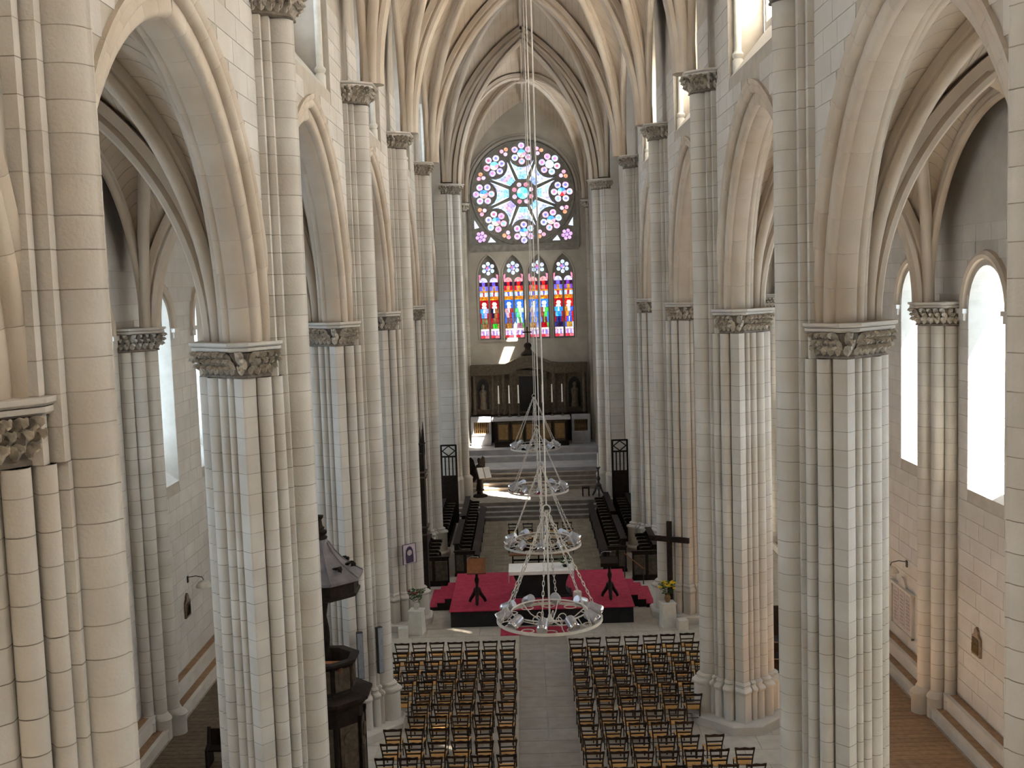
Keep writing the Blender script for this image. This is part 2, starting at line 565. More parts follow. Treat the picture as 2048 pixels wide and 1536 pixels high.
# carved leaf: curled tongue pointing out (+x), up (+z)
def leaf_mesh():
    m = MB()
    rows = [(0.0, -0.09, 0.035), (0.03, -0.03, 0.06), (0.055, 0.03, 0.062), (0.10, 0.075, 0.055), (0.15, 0.065, 0.04), (0.165, 0.02, 0.02)]
    rings = []
    for x, z, hw in rows:
        rings.append([(x - .03, -hw, z - .01), (x + .01, -hw * .5, z + .012), (x + 0.03, 0, z), (x + .01, hw * .5, z + .012), (x - .03, hw, z - .01), (x - .05, 0, z - .03)])
    m.rings(rings)
    return m.mesh('leaf', 'carved', True)
LEAF = leaf_mesh()

def along(path, step):
    """points + outward normals spaced along an open polyline"""
    out = []
    for (x1, y1), (x2, y2) in zip(path, path[1:]):
        L_ = hypot(x2 - x1, y2 - y1)
        n = max(1, round(L_ / step))
        for i in range(n):
            t_ = (i + .5) / n
            out.append((x1 + (x2 - x1) * t_, y1 + (y2 - y1) * t_, atan2(-(x2 - x1), (y2 - y1))))
    return out

def carved_capital(parent, path, z0, z1, closed, separate, rows=3, step=0.17, name='capital'):
    """bell, rows of leaves, two-tier abacus.  path runs so that its left normal points outwards"""
    P = path
    def off(d, z):
        res = []
        n = len(P)
        for i in range(n):
            a = P[i - 1] if (closed or i > 0) else None
            c = P[(i + 1) % n] if (closed or i < n - 1) else None
            ns = []
            if a is not None:
                e = Vector((P[i][0] - a[0], P[i][1] - a[1])).normalized()
                ns.append(Vector((e.y, -e.x)))
            if c is not None:
                e = Vector((c[0] - P[i][0], c[1] - P[i][1])).normalized()
                ns.append(Vector((e.y, -e.x)))
            nn = ns[0] if len(ns) == 1 else (ns[0] + ns[1]) / max(0.5, 1 + ns[0].dot(ns[1]))
            res.append((P[i][0] + nn.x * d, P[i][1] + nn.y * d, z))
        return res
    h = z1 - z0
    cap = put(name, None, parent)
    b = MB()
    b.rings([off(-0.02, z0), off(0.03, z0 + .01), off(0.03, z0 + .05), off(0.0, z0 + .07), off(0.02, z0 + h * .35), off(0.10, z0 + h * .72)])
    b.build('bell', 'bell', cap)
    ab = MB()
    ab.rings([off(0.12, z0 + h * .74), off(0.17, z0 + h * .78), off(0.17, z0 + h * .86)])
    ab.rings([off(0.15, z0 + h * .87), off(0.21, z0 + h * .92), off(0.21, z1)])
    ab.build('abacus', 'stone', cap)
    cl = MB() if not separate else None
    pts2 = P + [P[0]] if closed else P
    for r in range(rows):
        z = z0 + 0.14 + r * (h * .72 - 0.10) / rows
        d = -0.01 + 0.075 * (r / max(1, rows - 1))
        pp = along([(q[0], q[1]) for q in pts2], step)
        for x, y, a in pp:
            na = a
            sft = (step * .5) if r % 2 else 0
            px = x + cos(na) * d - sin(na) * sft * .6
            py = y + sin(na) * d + cos(na) * sft * .6
            k = 1.05 + 0.2 * random.random()
            if separate:
                put('leaf', LEAF, cap, (px, py, z), (0, 0, na), (k, k, k))
            else:
                Mx = Matrix.Translation((px, py, z)) @ Matrix.Rotation(na, 4, 'Z') @ Matrix.Scale(k, 4)
                cl.add([Mx @ v.co for v in LEAF.vertices], [tuple(p.vertices) for p in LEAF.polygons])
    if not separate:
        o = cl.build('leaf_carving', 'carved', cap, smooth=True)
        o['kind'] = 'stuff'
    return cap

# capital path: nave-west ... west ... aisle ... east ... nave-east (outward normal on the right of travel = e.y,-e.x)
CAPATH = [(0.46, -0.50), (0.10, -0.95), (-0.10, -0.95), (-0.84, -0.30), (-0.84, 0.30), (-0.10, 0.95), (0.10, 0.95), (0.46, 0.50)]
CAPATH = list(reversed(CAPATH))
# travel from +v side; make sure normals point outwards
def fix_out(path):
    cx = sum(p[0] for p in path) / len(path)
    cy = sum(p[1] for p in path) / len(path)
    (x1, y1), (x2, y2) = path[len(path) // 2 - 1], path[len(path) // 2]
    mx_, my_ = (x1 + x2) / 2 - cx, (y1 + y2) / 2 - cy
    if (y2 - y1) * mx_ - (x2 - x1) * my_ < 0:
        return list(reversed(path))
    return path
CAPATH = fix_out(CAPATH)
UPATH = fix_out([(0.35, -0.58), (0.64, -0.52), (0.98, -0.22), (0.98, 0.22), (0.64, 0.52), (0.35, 0.58)])

NTH = {1: 'nearest', 2: 'second', 3: 'third', 4: 'fourth', 5: 'fifth'}
def make_pier(i, s):
    lab = {(1, -1): 'huge clustered stone pier cut by the left edge of the view, nearest on that side',
           (1, 1): 'clustered stone pier cut by the right edge of the view, nearest on that side',
           (2, -1): 'clustered stone pier in front of the dark pulpit, left arcade',
           (2, 1): 'clustered stone pier on the right, large leaf capital beside the bright aisle windows',
           (3, -1): 'clustered stone pier with two grey loudspeakers, behind the pulpit',
           (3, 1): 'clustered stone pier beside the right block of chairs, base in full view',
           (4, -1): 'clustered stone pier with an icon, beside the left end of the red platform',
           (4, 1): 'clustered stone pier behind the tall dark wooden cross',
           (5, -1): 'slender-looking far stone pier beside the left choir stalls',
           (5, 1): 'slender-looking far stone pier beside the right choir stalls'}[(i, s)]
    t = thing('pier', lab, 'pier', (s * PC, PY(i), 0), 0 if s < 0 else pi, 'clustered nave piers', 'structure')
    put('plinth', PLINTH, t)
    put('pedestal', PEDESTAL, t)
    put('base_moulding', BASEMOULD, t)
    put('mortar_core', CORE, t)
    put('mortar_core', CORE_U, t)
    z = 1.3
    rnd = random.Random(i * 10 + s)
    while z < ZM0 - 0.01:
        h = min(rnd.uniform(0.29, 0.38), ZM0 - z)
        if ZM0 - z - h < 0.15:
            h = ZM0 - z
        put('stone', COURSE, t, (0, 0, z), (0, 0, 0), (1, 1, h))
        z += h
    carved_capital(t, CAPATH, ZM0, ZM1, False, i <= 2, 3, 0.16)
    while z < ZU0 - 0.01:
        h = min(rnd.uniform(0.29, 0.38), ZU0 - z)
        if ZU0 - z - h < 0.15:
            h = ZU0 - z
        put('stone', COURSE_U, t, (0, 0, z), (0, 0, 0), (1, 1, h))
        z += h
    carved_capital(t, UPATH, ZU0, ZU1, False, i == 3, 3, 0.15)
    return t
for i in range(1, 6):
    for s in (-1, 1):
        make_pier(i, s)

# ------------------------------------------------------------------ arcade arches (two orders of voussoirs)
HS = BAY / 2 - 0.93          # half span of the inner order
RISE = 15.62 - ZM1
RI = (HS * HS + RISE * RISE) / (2 * HS)
CO = RI - HS                 # centre offset past the middle
def voussoir(prof, n, name):
    """prof: closed list of (x, radius); n pieces per half arch"""
    rm = sum(p[1] for p in prof) / len(prof)
    th = acos(CO / rm) / n
    m = MB()
    rings = []
    g = 0.0015 / rm
    for t_, ins in ((g, 0.006), (g + .006 / rm, 0), (th * .5, 0), (th - g - .006 / rm, 0), (th - g, 0.006)):
        cxp = sum(p[0] for p in prof) / len(prof)
        rings.append([((x - cxp) * (1 - ins * 1.5) + cxp, (r - (r - rm) * ins * 1.5) * cos(t_), (r - (r - rm) * ins * 1.5) * sin(t_)) for x, r in prof])
    m.rings(rings)
    return m.mesh(name, 'rib', True), th
def roll(cx, cr, r, a0, a1, n=5):
    return [(cx + r * cos(radians(a0 + (a1 - a0) * i / n)), cr + r * sin(radians(a0 + (a1 - a0) * i / n))) for i in range(n + 1)]
hi = 0.34
inner_prof = [(-hi + .02, RI + 0.34)] + roll(-hi + .11, RI + 0.13, 0.10, 180, 300) + [(-0.12, RI)] + [(0.12, RI)] + roll(hi - .11, RI + 0.13, 0.10, 240, 360) + [(hi - .02, RI + 0.34)]
ho = 0.475
outer_prof = [(-ho, RI + 0.60), (-ho, RI + 0.52)] + roll(-ho + .12, RI + 0.40, 0.105, 140, 290) + [(-hi + 0.10, RI + 0.30), (hi - 0.10, RI + 0.30)] + roll(ho - .12, RI + 0.40, 0.105, 250, 400) + [(ho, RI + 0.52), (ho, RI + 0.60)]
NV = 11
V_IN, TH_IN = voussoir(inner_prof, NV, 'voussoir')
V_OUT, TH_OUT = voussoir(outer_prof, NV, 'voussoir')
for i in range(0, 6):
    for s in (-1, 1):
        if i == 5 and s > 0:
            continue
        ym = PY(i) + BAY / 2
        desc = ['arch springing off the edge of the view', 'wide moulded pointed arch framing the nearest aisle bay',
                'moulded pointed arch above the gap beside the chairs', 'steep narrow-looking pointed arch beside the red platform',
                'far pointed arch beside the choir stalls', 'last pointed arch before the chancel'][i]
        t = thing('arcade_arch', desc + ', %s arcade' % SIDE[s], 'arch', (s * PC, ym, ZM1), 0, 'arcade arches', 'structure')
        for k in range(NV):
            for me, th in ((V_IN, TH_IN), (V_OUT, TH_OUT)):
                put('voussoir', me, t, (0, -CO, 0), (k * th, 0, 0))
                put('voussoir', me, t, (0, CO, 0), (k * th, 0, pi))

# ------------------------------------------------------------------ nave walls above the arcade, with clerestory windows
ST = bevel_box(0.012).mesh('stone', 'wallstone')
CH, CZ0, CZS, CZA = 2.45, 16.65, 20.2, 24.2      # clerestory recess: half width, sill, springing, apex
RO = RI + 0.44
def arch_halfwidth(z, R):
    """half width of the opening of radius R at height z above the springing"""
    if z >= sqrt(R * R - CO * CO):
        return 0.0
    return sqrt(R * R - z * z) - CO
SILL = MB()
SILL.add([(0, -CH, 0), (1.0, -CH, 0), (1.0, -CH, 1.25), (0, CH, 0), (1.0, CH, 0), (1.0, CH, 1.25)], [(0, 1, 2), (3, 5, 4), (0, 2, 5, 3), (0, 3, 4, 1), (1, 4, 5, 2)])
SILL = SILL.mesh('window_sill', 'wallstone')
COLN = MB().lathe([(0.13, 0.0), (0.13, 0.3), (0.10, 0.34), (0.135, 0.38), (0.14, 0.43), (0.10, 0.48), (0.085, 0.5), (0.085, 3.2), (0.11, 3.25), (0.10, 3.3), (0.16, 3.55), (0.17, 3.6)], 12).mesh('colonnette', 'pot', True)
CGL = MB().plate([pointed(0, 0.68, 0, 1.9, 3.1)], -0.01, 0.01, lambda x, y, d: (d, x, y)).mesh('pane', frosted_glass())
cf = MB().plate([[(-CH, -1.0), (CH, -1.0), (CH, 7.0), (-CH, 7.0)], pointed(-1.55, 0.68, 0, 1.9, 3.1)[::-1], pointed(0, 0.68, 0, 1.9, 3.1)[::-1], pointed(1.55, 0.68, 0, 1.9, 3.1)[::-1]], -0.12, 0.12, lambda x, y, d: (d, x, y))
CFR = cf.mesh('tracery', 'wallstone')
for i in range(0, 6):
    for s in (-1, 1):
        ya, yb, ym = PY(i), PY(i + 1), PY(i) + BAY / 2
        out = [(ya, ZM1)]
        for k in range(0, 25):
            th_ = acos(CO / RO) * k / 24
            out.append((ym - (RO * cos(th_) - CO), ZM1 + RO * sin(th_)))
        for k in range(23, -1, -1):
            th_ = acos(CO / RO) * k / 24
            out.append((ym + (RO * cos(th_) - CO), ZM1 + RO * sin(th_)))
        out += [(yb, ZM1), (yb, 26.5), (ya, 26.5)]
        if i == 5 and s > 0:
            out = [(ya, 0), (yb, 0), (yb, 26.5), (ya, 26.5)]
        hole = pointed(ym, CH, CZ0, CZS, CZA)
        hole = hole[::-1]
        if i == 5 and s > 0:
            hole = pointed(54.0, 0.95, 12.4, 18.6, 20.4)[::-1]
        m = MB().plate([out, hole], WP, WB, lambda x, y, d: (s * d, x, y))
        w = m.build('wall_%s' % SIDE[s], 'wallbed')
        tag(w, 'pale ashlar nave wall above the %s arcade, %s bay from the camera' % (SIDE[s], ORD[i]), 'wall', kind='structure')
        # ashlar facing
        if 1 <= i <= 4:
            rnd = random.Random(i * 7 + s)
            z = ZM1 + 0.04
            while z < 18.6:
                h = 0.40
                rel = max(arch_halfwidth(max(z - ZM1, 0), RI + 0.57), arch_halfwidth(z + h - ZM1, RI + 0.57))
                if z + h > CZ0 and z < 30:
                    rel = CH if z + h > CZ0 + .05 else rel
                segs = [(ya + 0.50, ym - rel), (ym + rel, yb - 0.50)] if rel > 0 else [(ya + 0.50, yb - 0.50)]
                for a, b in segs:
                    y = a
                    while y < b - 0.05:
                        L_ = rnd.uniform(0.75, 1.35)
                        if b - y - L_ < 0.35:
                            L_ = b - y
                        put('stone', ST, w, (s * (WP - 0.012), y + L_ / 2, z + h / 2), (0, s * -pi / 2, 0), (h - 0.014, L_ - 0.014, 0.03))
                        y += L_
                z += h
        if i == 5 and s > 0:
            continue
        win = thing('window_%d' % (i + 1 + (6 if s > 0 else 0)), 'three-light clerestory window, %s bay from the camera, %s nave wall' % (ORD[i], SIDE[s]), 'window', (s * WP, ym, CZ0), 0 if s > 0 else pi, kind='structure')
        put('window_sill', SILL, win)
        put('colonnette', COLN, win, (0.2, CH - 0.1, 0.05), (0, 0, 0), (1, 1, 1.15))
        put('colonnette', COLN, win, (0.2, -CH + 0.1, 0.05), (0, 0, 0), (1, 1, 1.15))
        put('tracery', CFR, win, (0.98, 0, 1.25))
        for q in (-1.55, 0, 1.55):
            put('pane', CGL, win, (0.98, q, 1.25))

# ------------------------------------------------------------------ vaults
def sweep(m, pts, hdir, prof):
    """pts: 3D points in a vertical plane; prof: (side, down) closed; hdir: horizontal direction of travel"""
    side = Vector((-hdir.y, hdir.x, 0))
    rings = []
    n = len(pts)
    for i, p in enumerate(pts):
        d = (pts[min(i + 1, n - 1)] - pts[max(i - 1, 0)]).normalized()
        dn = side.cross(d)
        if dn.z > 0 or (abs(dn.z) < 1e-6 and False):
            dn = -dn
        # inward = towards the concave side
        c = pts[n // 2]
        inward = Vector((hdir.x, hdir.y, -0.6))
        if dn.dot(inward) < 0:
            dn = -dn
        rings.append([p + side * a + dn * b for a, b in prof])
    m.rings(rings)
def rib_prof(w, d):
    return [(-w, -0.03), (-w, d * .35), (-w * .62, d * .42), (-w * .85, d * .62), (-w * .7, d * .86), (-w * .25, d), (w * .25, d), (w * .7, d * .86), (w * .85, d * .62), (w * .62, d * .42), (w, d * .35), (w, -0.03)]
def curve3(A, B, n=18):
    """pointed half arc from springing A up to apex B (3D)"""
    A, B = Vector(A), Vector(B)
    h = B.z - A.z
    hv = Vector((B.x - A.x, B.y - A.y, 0))
    a = hv.length
    hd = hv / a
    return [A + hd * d + Vector((0, 0, z)) for d, z in arc_pts(a, h, n)], hd

def vault_bay(name, label, x0, x1, y0, y1, zs, za_t0, za_t1, za_w0, za_w1, zc, rw, rd, mrib='rib', ridge=True, tr0=True, tr1=False, mweb='vault', inset=0.0, trw=1.0):
    """x0/x1 wall sides, y0/y1 transverse sides; apex heights of the four boundary arches, crown zc"""
    t = thing(name, label, 'vault', kind='structure')
    xm, ym = (x0 + x1) / 2, (y0 + y1) / 2
    C = Vector((xm, ym, zc))
    web, jn = MB(), MB()
    NN = 22
    for cx_, ox in ((x0, x1), (x1, x0)):
        for cy_, oy in ((y0, y1), (y1, y0)):
            A = Vector((cx_, cy_, zs))
            D, hd = curve3(A, C, NN)
            zt = za_t0 if cy_ == y0 else za_t1
            zw = za_w0 if cx_ == x0 else za_w1
            T, _ = curve3(A, (xm, cy_, zt), NN)
            Wc, _ = curve3(A, (cx_, ym, zw), NN)
            for B in (T, Wc):
                Mn = 6
                vs = []
                for j in range(NN + 1):
                    for k in range(Mn + 1):
                        q = k / Mn
                        p = D[j].lerp(B[j], q)
                        p.z += 0.35 * sin(pi * q) * (j / NN) ** 1.2
                        vs.append(p)
                fs = []
                for j in range(NN):
                    for k in range(Mn):
                        a = j * (Mn + 1) + k
                        fs.append((a, a + 1, a + Mn + 2, a + Mn + 1))
                web.add(vs, fs)
                for j in range(2, NN):
                    st = []
                    for k in range(Mn + 1):
                        p = vs[j * (Mn + 1) + k]
                        d_ = (vs[(j + 1) * (Mn + 1) + k] - p).normalized() * 0.009
                        ce = Vector((xm - p.x, ym - p.y, zs - p.z)).normalized() * 0.006
                        st += [p - d_ + ce, p + d_ + ce]
                    jn.add(st, [(2 * k, 2 * k + 1, 2 * k + 3, 2 * k + 2) for k in range(Mn)])
    web.build('web', mweb, t, smooth=True)
    o = jn.build('web_joints', 'mortar', t)
    o['kind'] = 'stuff'
    pr = rib_prof(rw, rd)
    for cx_ in (x0, x1):
        for cy_ in (y0, y1):
            m = MB()
            D, hd = curve3((cx_, cy_, zs), C, NN)
            sweep(m, D, hd, pr)
            m.build('rib', mrib, t, smooth=True)
    for cy_, zt, on in ((y0, za_t0, tr0), (y1, za_t1, tr1)):
        if on:
            m = MB()
            for cx_ in (x0, x1):
                D, hd = curve3((cx_, cy_, zs), (xm, cy_, zt), NN)
                sweep(m, D, hd, rib_prof(rw * 1.5 * trw, rd * 1.15))
            m.build('transverse_rib', mrib, t, smooth=True)
    for cx_, zw in ((x0, za_w0), (x1, za_w1)):
        m = MB()
        for cy_ in (y0, y1):
            D, hd = curve3((cx_, cy_, zs), (cx_, ym, zw), NN)
            sweep(m, D, hd, rib_prof(rw * 0.75, rd * 0.6))
        m.build('wall_rib', mrib, t, smooth=True)
    if ridge:
        m = MB()
        m.tube([(xm, y0, za_t0 - .02), (xm, ym, zc - .02), (xm, y1, za_t1 - .02)], rw * .45, 6)
        m.tube([(x0, ym, za_w0 - .02), (xm, ym, zc - .02), (x1, ym, za_w1 - .02)], rw * .45, 6)
        m.build('ridge_rib', mrib, t, smooth=True)
        MB().lathe([(0.05, -0.42), (0.3, -0.36), (0.36, -0.1), (0.36, 0.1)], 12).build('boss', mrib, t, (xm, ym, zc - 0.1), smooth=True)
    return t
XV = 4.2
for i in range(0, 6):
    vault_bay('ceiling', 'ribbed stone vault of the nave, %s bay from the camera' % ORD[i], -XV, XV, PY(i), PY(i + 1), ZU1, 24.9, 24.9, 23.6, 23.6, 26.0, 0.17, 0.40, tr0=True, tr1=(i == 5), trw=1.25)
# aisle vaults
for i in range(0, 6):
    for s in (-1, 1):
        if i == 5 and s > 0:
            continue
        xa, xb = s * (PC + 0.46), s * (AX - 0.55)
        vault_bay('ceiling', 'ribbed vault over the %s aisle, %s bay from the camera' % (SIDE[s], ORD[i]), min(xa, xb), max(xa, xb), PY(i), PY(i + 1), ZM1, 15.7, 15.7, 15.9, 15.9, 16.6, 0.15, 0.36, tr0=True, tr1=(i == 5), ridge=False, trw=1.3)
# flat fill above the aisle vaults towards the walls (closing strips)
for s in (-1, 1):
    m = MB()
    m.box(min(s * WB, s * (AX + 1.0)), max(s * WB, s * (AX + 1.0)), -3, 60 if s < 0 else 50.2, 17.0, 17.3)
    m.build('ceiling', 'vault').update_tag()
    o = COL.objects[-1]
    tag(o, 'stone slab over the %s aisle vaults' % SIDE[s], 'ceiling', kind='structure')
m = MB()
m.box(-6, 6, -2, 70, 26.6, 26.9)
tag(m.build('ceiling', 'vault'), 'stone slab over the nave vaults', 'ceiling', kind='structure')

# ------------------------------------------------------------------ aisle walls
WHW, WZ0, WZS = 1.08, 6.35, 10.95
def round_win(cy, hw, z0, zs, n=16):
    return [(cy - hw, z0)] + [(cy - hw * cos(pi * k / n), zs + hw * sin(pi * k / n)) for k in range(n + 1)] + [(cy + hw, z0)]
HOOD = MB()
prev = []
rings = []
for k in range(21):
    a = pi * k / 20
    c_, s_ = cos(a), sin(a)
    rings.append([(x, r * c_, r * s_) for x, r in ((0.0, 1.22), (-0.10, 1.24), (-0.14, 1.34), (-0.10, 1.44), (0, 1.46))])
HOOD.rings(rings)
HOOD = HOOD.mesh('hood_mould', 'rib', True)
IMP = MB().box(-0.14, 0.02, -0.2, 0.2, -0.12, 0.0).box(-0.10, 0.02, -0.16, 0.16, -0.3, -0.12).mesh('impost', 'stone')
PAN = MB().plate([round_win(0, WHW, 0, WZS - WZ0)], -0.01, 0.01, lambda x, y, d: (d, x, y)).mesh('pane', clear_glass())
WSILL = MB().add([(0, -WHW, 0), (1.0, -WHW, 0), (1.0, -WHW, 0.75), (0, WHW, 0), (1.0, WHW, 0), (1.0, WHW, 0.75)], [(0, 1, 2), (3, 5, 4), (0, 2, 5, 3), (0, 3, 4, 1), (1, 4, 5, 2)]).mesh('window_sill', 'wallstone')
BAR = MB()
for k in range(1, 4):
    BAR.box(-0.01, 0.01, -WHW, WHW, k * 1.4 - .006, k * 1.4 + .006)
BAR = BAR.mesh('glazing_bar', 'lead')
wcount = 20
RESP = [('c', 0.62, 0, 0.21), ('c', 0.40, 0.33, 0.19), ('c', 0.40, -0.33, 0.19), rect(-0.3, 0.45, -0.36, 0.36), ('c', 0.16, 0.52, 0.15), ('c', 0.16, -0.52, 0.15), rect(-0.3, 0.16, -0.62, 0.62)]
RESP_P = polar_profile(RESP, 200)
RESP_C = course_mesh(RESP_P, 'stone')
RESP_K = core_mesh(RESP_P, 0.5, ZM0)
RPATH = fix_out([(0.0, -0.66), (0.30, -0.62), (0.55, -0.40), (0.80, -0.16), (0.80, 0.16), (0.55, 0.40), (0.30, 0.62), (0.0, 0.66)])
RBASE = MB().rings([scaled_ring(RESP_P, k, z) for k, z in ((1.2, 0), (1.2, 0.5), (1.25, 0.56), (1.2, 0.62), (1.1, 0.66), (1.0, 0.72))], cap=False).mesh('base', 'stone', True)
for s in (-1, 1):
    wins = []
    for i in range(0, 7):
        for dq in (-2.35, 2.65):
            cy = PY(i) + dq
            if 9 < cy < (56 if s < 0 else 48):
                wins.append(cy)
    ye = 60 if s < 0 else 50.2
    outl = [(-3, -0.4), (ye, -0.4), (ye, 17.2), (-3, 17.2)]
    loops = [outl] + [round_win(c, WHW, WZ0, WZS)[::-1] for c in wins]
    w = MB().plate(loops, AX, AX + 1.0, lambda x, y, d: (s * d, x, y)).build('wall_%s' % SIDE[s], 'wallbed')
    tag(w, 'outer wall of the %s aisle in pale coursed stone' % SIDE[s], 'wall', kind='structure')
    rnd = random.Random(50 + s)
    # facing stones in the stretch the camera sees
    z = 0.74
    while z < 13.0:
        h = 0.44
        cuts = [(PY(k) - 0.66, PY(k) + 0.66) for k in range(1, 5)] if z < ZM1 else []
        for c in wins:
            if z + h > WZ0 + 0.02 and z < WZS:
                cuts.append((c - WHW, c + WHW))
            elif WZS <= z < WZS + 1.4:
                hw_ = sqrt(max(0, 1.40 ** 2 - (z - WZS) ** 2))
                cuts.append((c - hw_, c + hw_))
        cuts.sort()
        y = 22.5
        spans = []
        for a, b in cuts:
            if a > y:
                spans.append((y, min(a, 36.0)))
            y = max(y, b)
            if y > 36:
                break
        if y < 36:
            spans.append((y, 36.0))
        for a, b in spans:
            y = a
            while y < b - 0.04:
                L_ = rnd.uniform(0.8, 1.5)
                if b - y - L_ < 0.4:
                    L_ = b - y
                put('stone', ST, w, (s * (AX - 0.012), y + L_ / 2, z + h / 2), (0, s * -pi / 2, 0), (h - 0.014, L_ - 0.014, 0.03))
                y += L_
        z += h
    mm = MB()
    mm.plate([[(-3, 0.74), (22.5, 0.74), (22.5, 17), (-3, 17)]] + [round_win(c, WHW, WZ0, WZS)[::-1] for c in wins if c < 21], AX - 0.01, AX, lambda x, y, d: (s * d, x, y))
    mm.plate([[(36, 0.74), (ye, 0.74), (ye, 17), (36, 17)]] + [round_win(c, WHW, WZ0, WZS)[::-1] for c in wins if c > 37], AX - 0.01, AX, lambda x, y, d: (s * d, x, y))
    mm.plate([[(22.5, 13.06), (36, 13.06), (36, 17), (22.5, 17)]], AX - 0.01, AX, lambda x, y, d: (s * d, x, y))
    mm.build('wall_facing', 'wallstone', w)
    for c in wins:
        wcount += 1
        n_ = ORD[wins.index(c)]
        wt = thing('window_%d' % wcount, 'round-arched %s aisle window, %s from the camera end' % (SIDE[s], n_), 'window', (s * AX, c, WZ0), 0 if s > 0 else pi, kind='structure')
        put('window_sill', WSILL, wt)
        put('hood_mould', HOOD, wt, (0, 0, WZS - WZ0))
        put('impost', IMP, wt, (0, 1.32, WZS - WZ0))
        put('impost', IMP, wt, (0, -1.32, WZS - WZ0))
        put('pane', PAN, wt, (0.93, 0, 0))
        put('glazing_bar', BAR, wt, (0.90, 0, 0.4))
    for i in range(1, 6):
        t = thing('wall_respond', 'clustered half-column with leaf capital on the %s aisle wall, %s from the camera' % (SIDE[s], ORD[i - 1]), 'column', (s * AX, PY(i), 0), 0 if s < 0 else pi, 'aisle wall responds', 'structure')
        put('base', RBASE, t)
        put('mortar_core', RESP_K, t)
        z = 0.72
        rn = random.Random(i + s * 9)
        while z < ZM0 - 0.01:
            h = min(rn.uniform(0.30, 0.42), ZM0 - z)
            if ZM0 - z - h < 0.15:
                h = ZM0 - z
            put('stone', RESP_C, t, (0, 0, z), (0, 0, 0), (1, 1, h))
            z += h
        carved_capital(t, RPATH, ZM0, ZM1, False, False, 3, 0.15)
    # stone bench in two steps along the wall foot
    bt = thing('wall_bench', 'two-stepped pale stone bench along the foot of the %s aisle wall' % SIDE[s], 'bench', kind='structure')
    x0, x1 = sorted((s * 10.22, s * 10.95))
    for nm, xa, z0, z1, m_ in (('lower_step', 10.25, 0, 0.30, 'plank'), ('upper_step', 10.58, 0.3, 0.70, 'plank')):
        xs = sorted((s * xa, s * 10.98))
        MB().box(xs[0], xs[1], 8, ye - 1.1, z0, z1 - 0.05).build(nm, 'stone', bt)
        xs = sorted((s * (xa + 0.10), s * 10.98))
        MB().box(xs[0], xs[1], 8, ye - 1.1, z1 - 0.05, z1).build('tread', m_, bt)
        xs = sorted((s * (xa - 0.02), s * (xa + 0.10)))
        MB().box(xs[0], xs[1], 8, ye - 1.1, z1 - 0.05, z1 + 0.004).build('nosing', 'stone', bt)
    # aisle end wall
    xs = sorted((s * WB, s * AX))
    e = MB().box(xs[0], xs[1], ye - 1.0, ye - .5, 0, 17.2).build('wall_%s' % SIDE[s], 'wallstone')
    tag(e, 'plain end wall closing the %s aisle' % SIDE[s], 'wall', kind='structure')

# ------------------------------------------------------------------ west wall behind the camera
ww = MB().plate([[(-12, -0.4), (12, -0.4), (12, 27), (-12, 27)]], -3.6, -3.0, lambda x, y, d: (x, d, y)).build('wall_front', 'wallstone')
tag(ww, 'plain stone west wall of the nave behind the gallery', 'wall', kind='structure')

# ------------------------------------------------------------------ chancel
CX = 3.8
CP = [('c', 0.0, 0.0, 0.24), ('c', -0.34, 0.34, 0.2), ('c', -0.34, -0.34, 0.2), ('p', [(-0.9, -0.75), (-0.1, -0.2), (-0.1, 0.2), (-0.9, 0.75)]), rect(-1.1, -0.3, -0.8, 0.8)]
def offs_profile(shapes, n=120, c=(-0.4, 0)):
    sh = []
    for q in shapes:
        if q[0] == 'c':
            sh.append(('c', q[1] - c[0], q[2] - c[1], q[3]))
        else:
            sh.append(('p', [(a - c[0], b - c[1]) for a, b in q[1]]))
    return [(a + c[0], b + c[1]) for a, b in polar_profile(sh, n)]
CPP = offs_profile(CP)
def course_mesh2(prof, c, name, mt_):
    m = MB()
    def ring(z, k):
        return [(c[0] + (x - c[0]) * k, c[1] + (y - c[1]) * k, z) for x, y in prof]
    m.rings([ring(.016, 1), ring(.984, 1)], cap=False)
    return m.mesh(name, mt_, True)
def core_mesh2(prof, c, z0, z1):
    m = MB()
    m.rings([[(c[0] + (x - c[0]) * .985, c[1] + (y - c[1]) * .985, z) for x, y in prof] for z in (z0, z1)], cap=False)
    return m.mesh('mortar_core', 'mortar', True)
CCOURSE = course_mesh2(CPP, (-0.4, 0), 'stone', 'stone')
CPATH = fix_out([(-0.8, -0.62), (-0.40, -0.58), (0.02, -0.26), (0.24, 0.0), (0.02, 0.26), (-0.40, 0.58), (-0.8, 0.62)])
E2P = fix_out([(-0.3, -0.26), (0.1, -0.24), (0.22, 0.0), (0.1, 0.24), (-0.3, 0.26)])
EPP = offs_profile([('c', 0, 0, 0.17), ('c', -0.2, 0.16, 0.1), rect(-0.5, -0.05, -0.22, 0.22)], 80, (-0.2, 0))
ECOURSE = course_mesh2(EPP, (-0.2, 0), 'stone', 'eaststone')
CCORE = core_mesh2(CPP, (-0.4, 0), 0.7, ZU0 - 0.1)
ECORE = core_mesh2(EPP, (-0.2, 0), 1.6, 16.3)
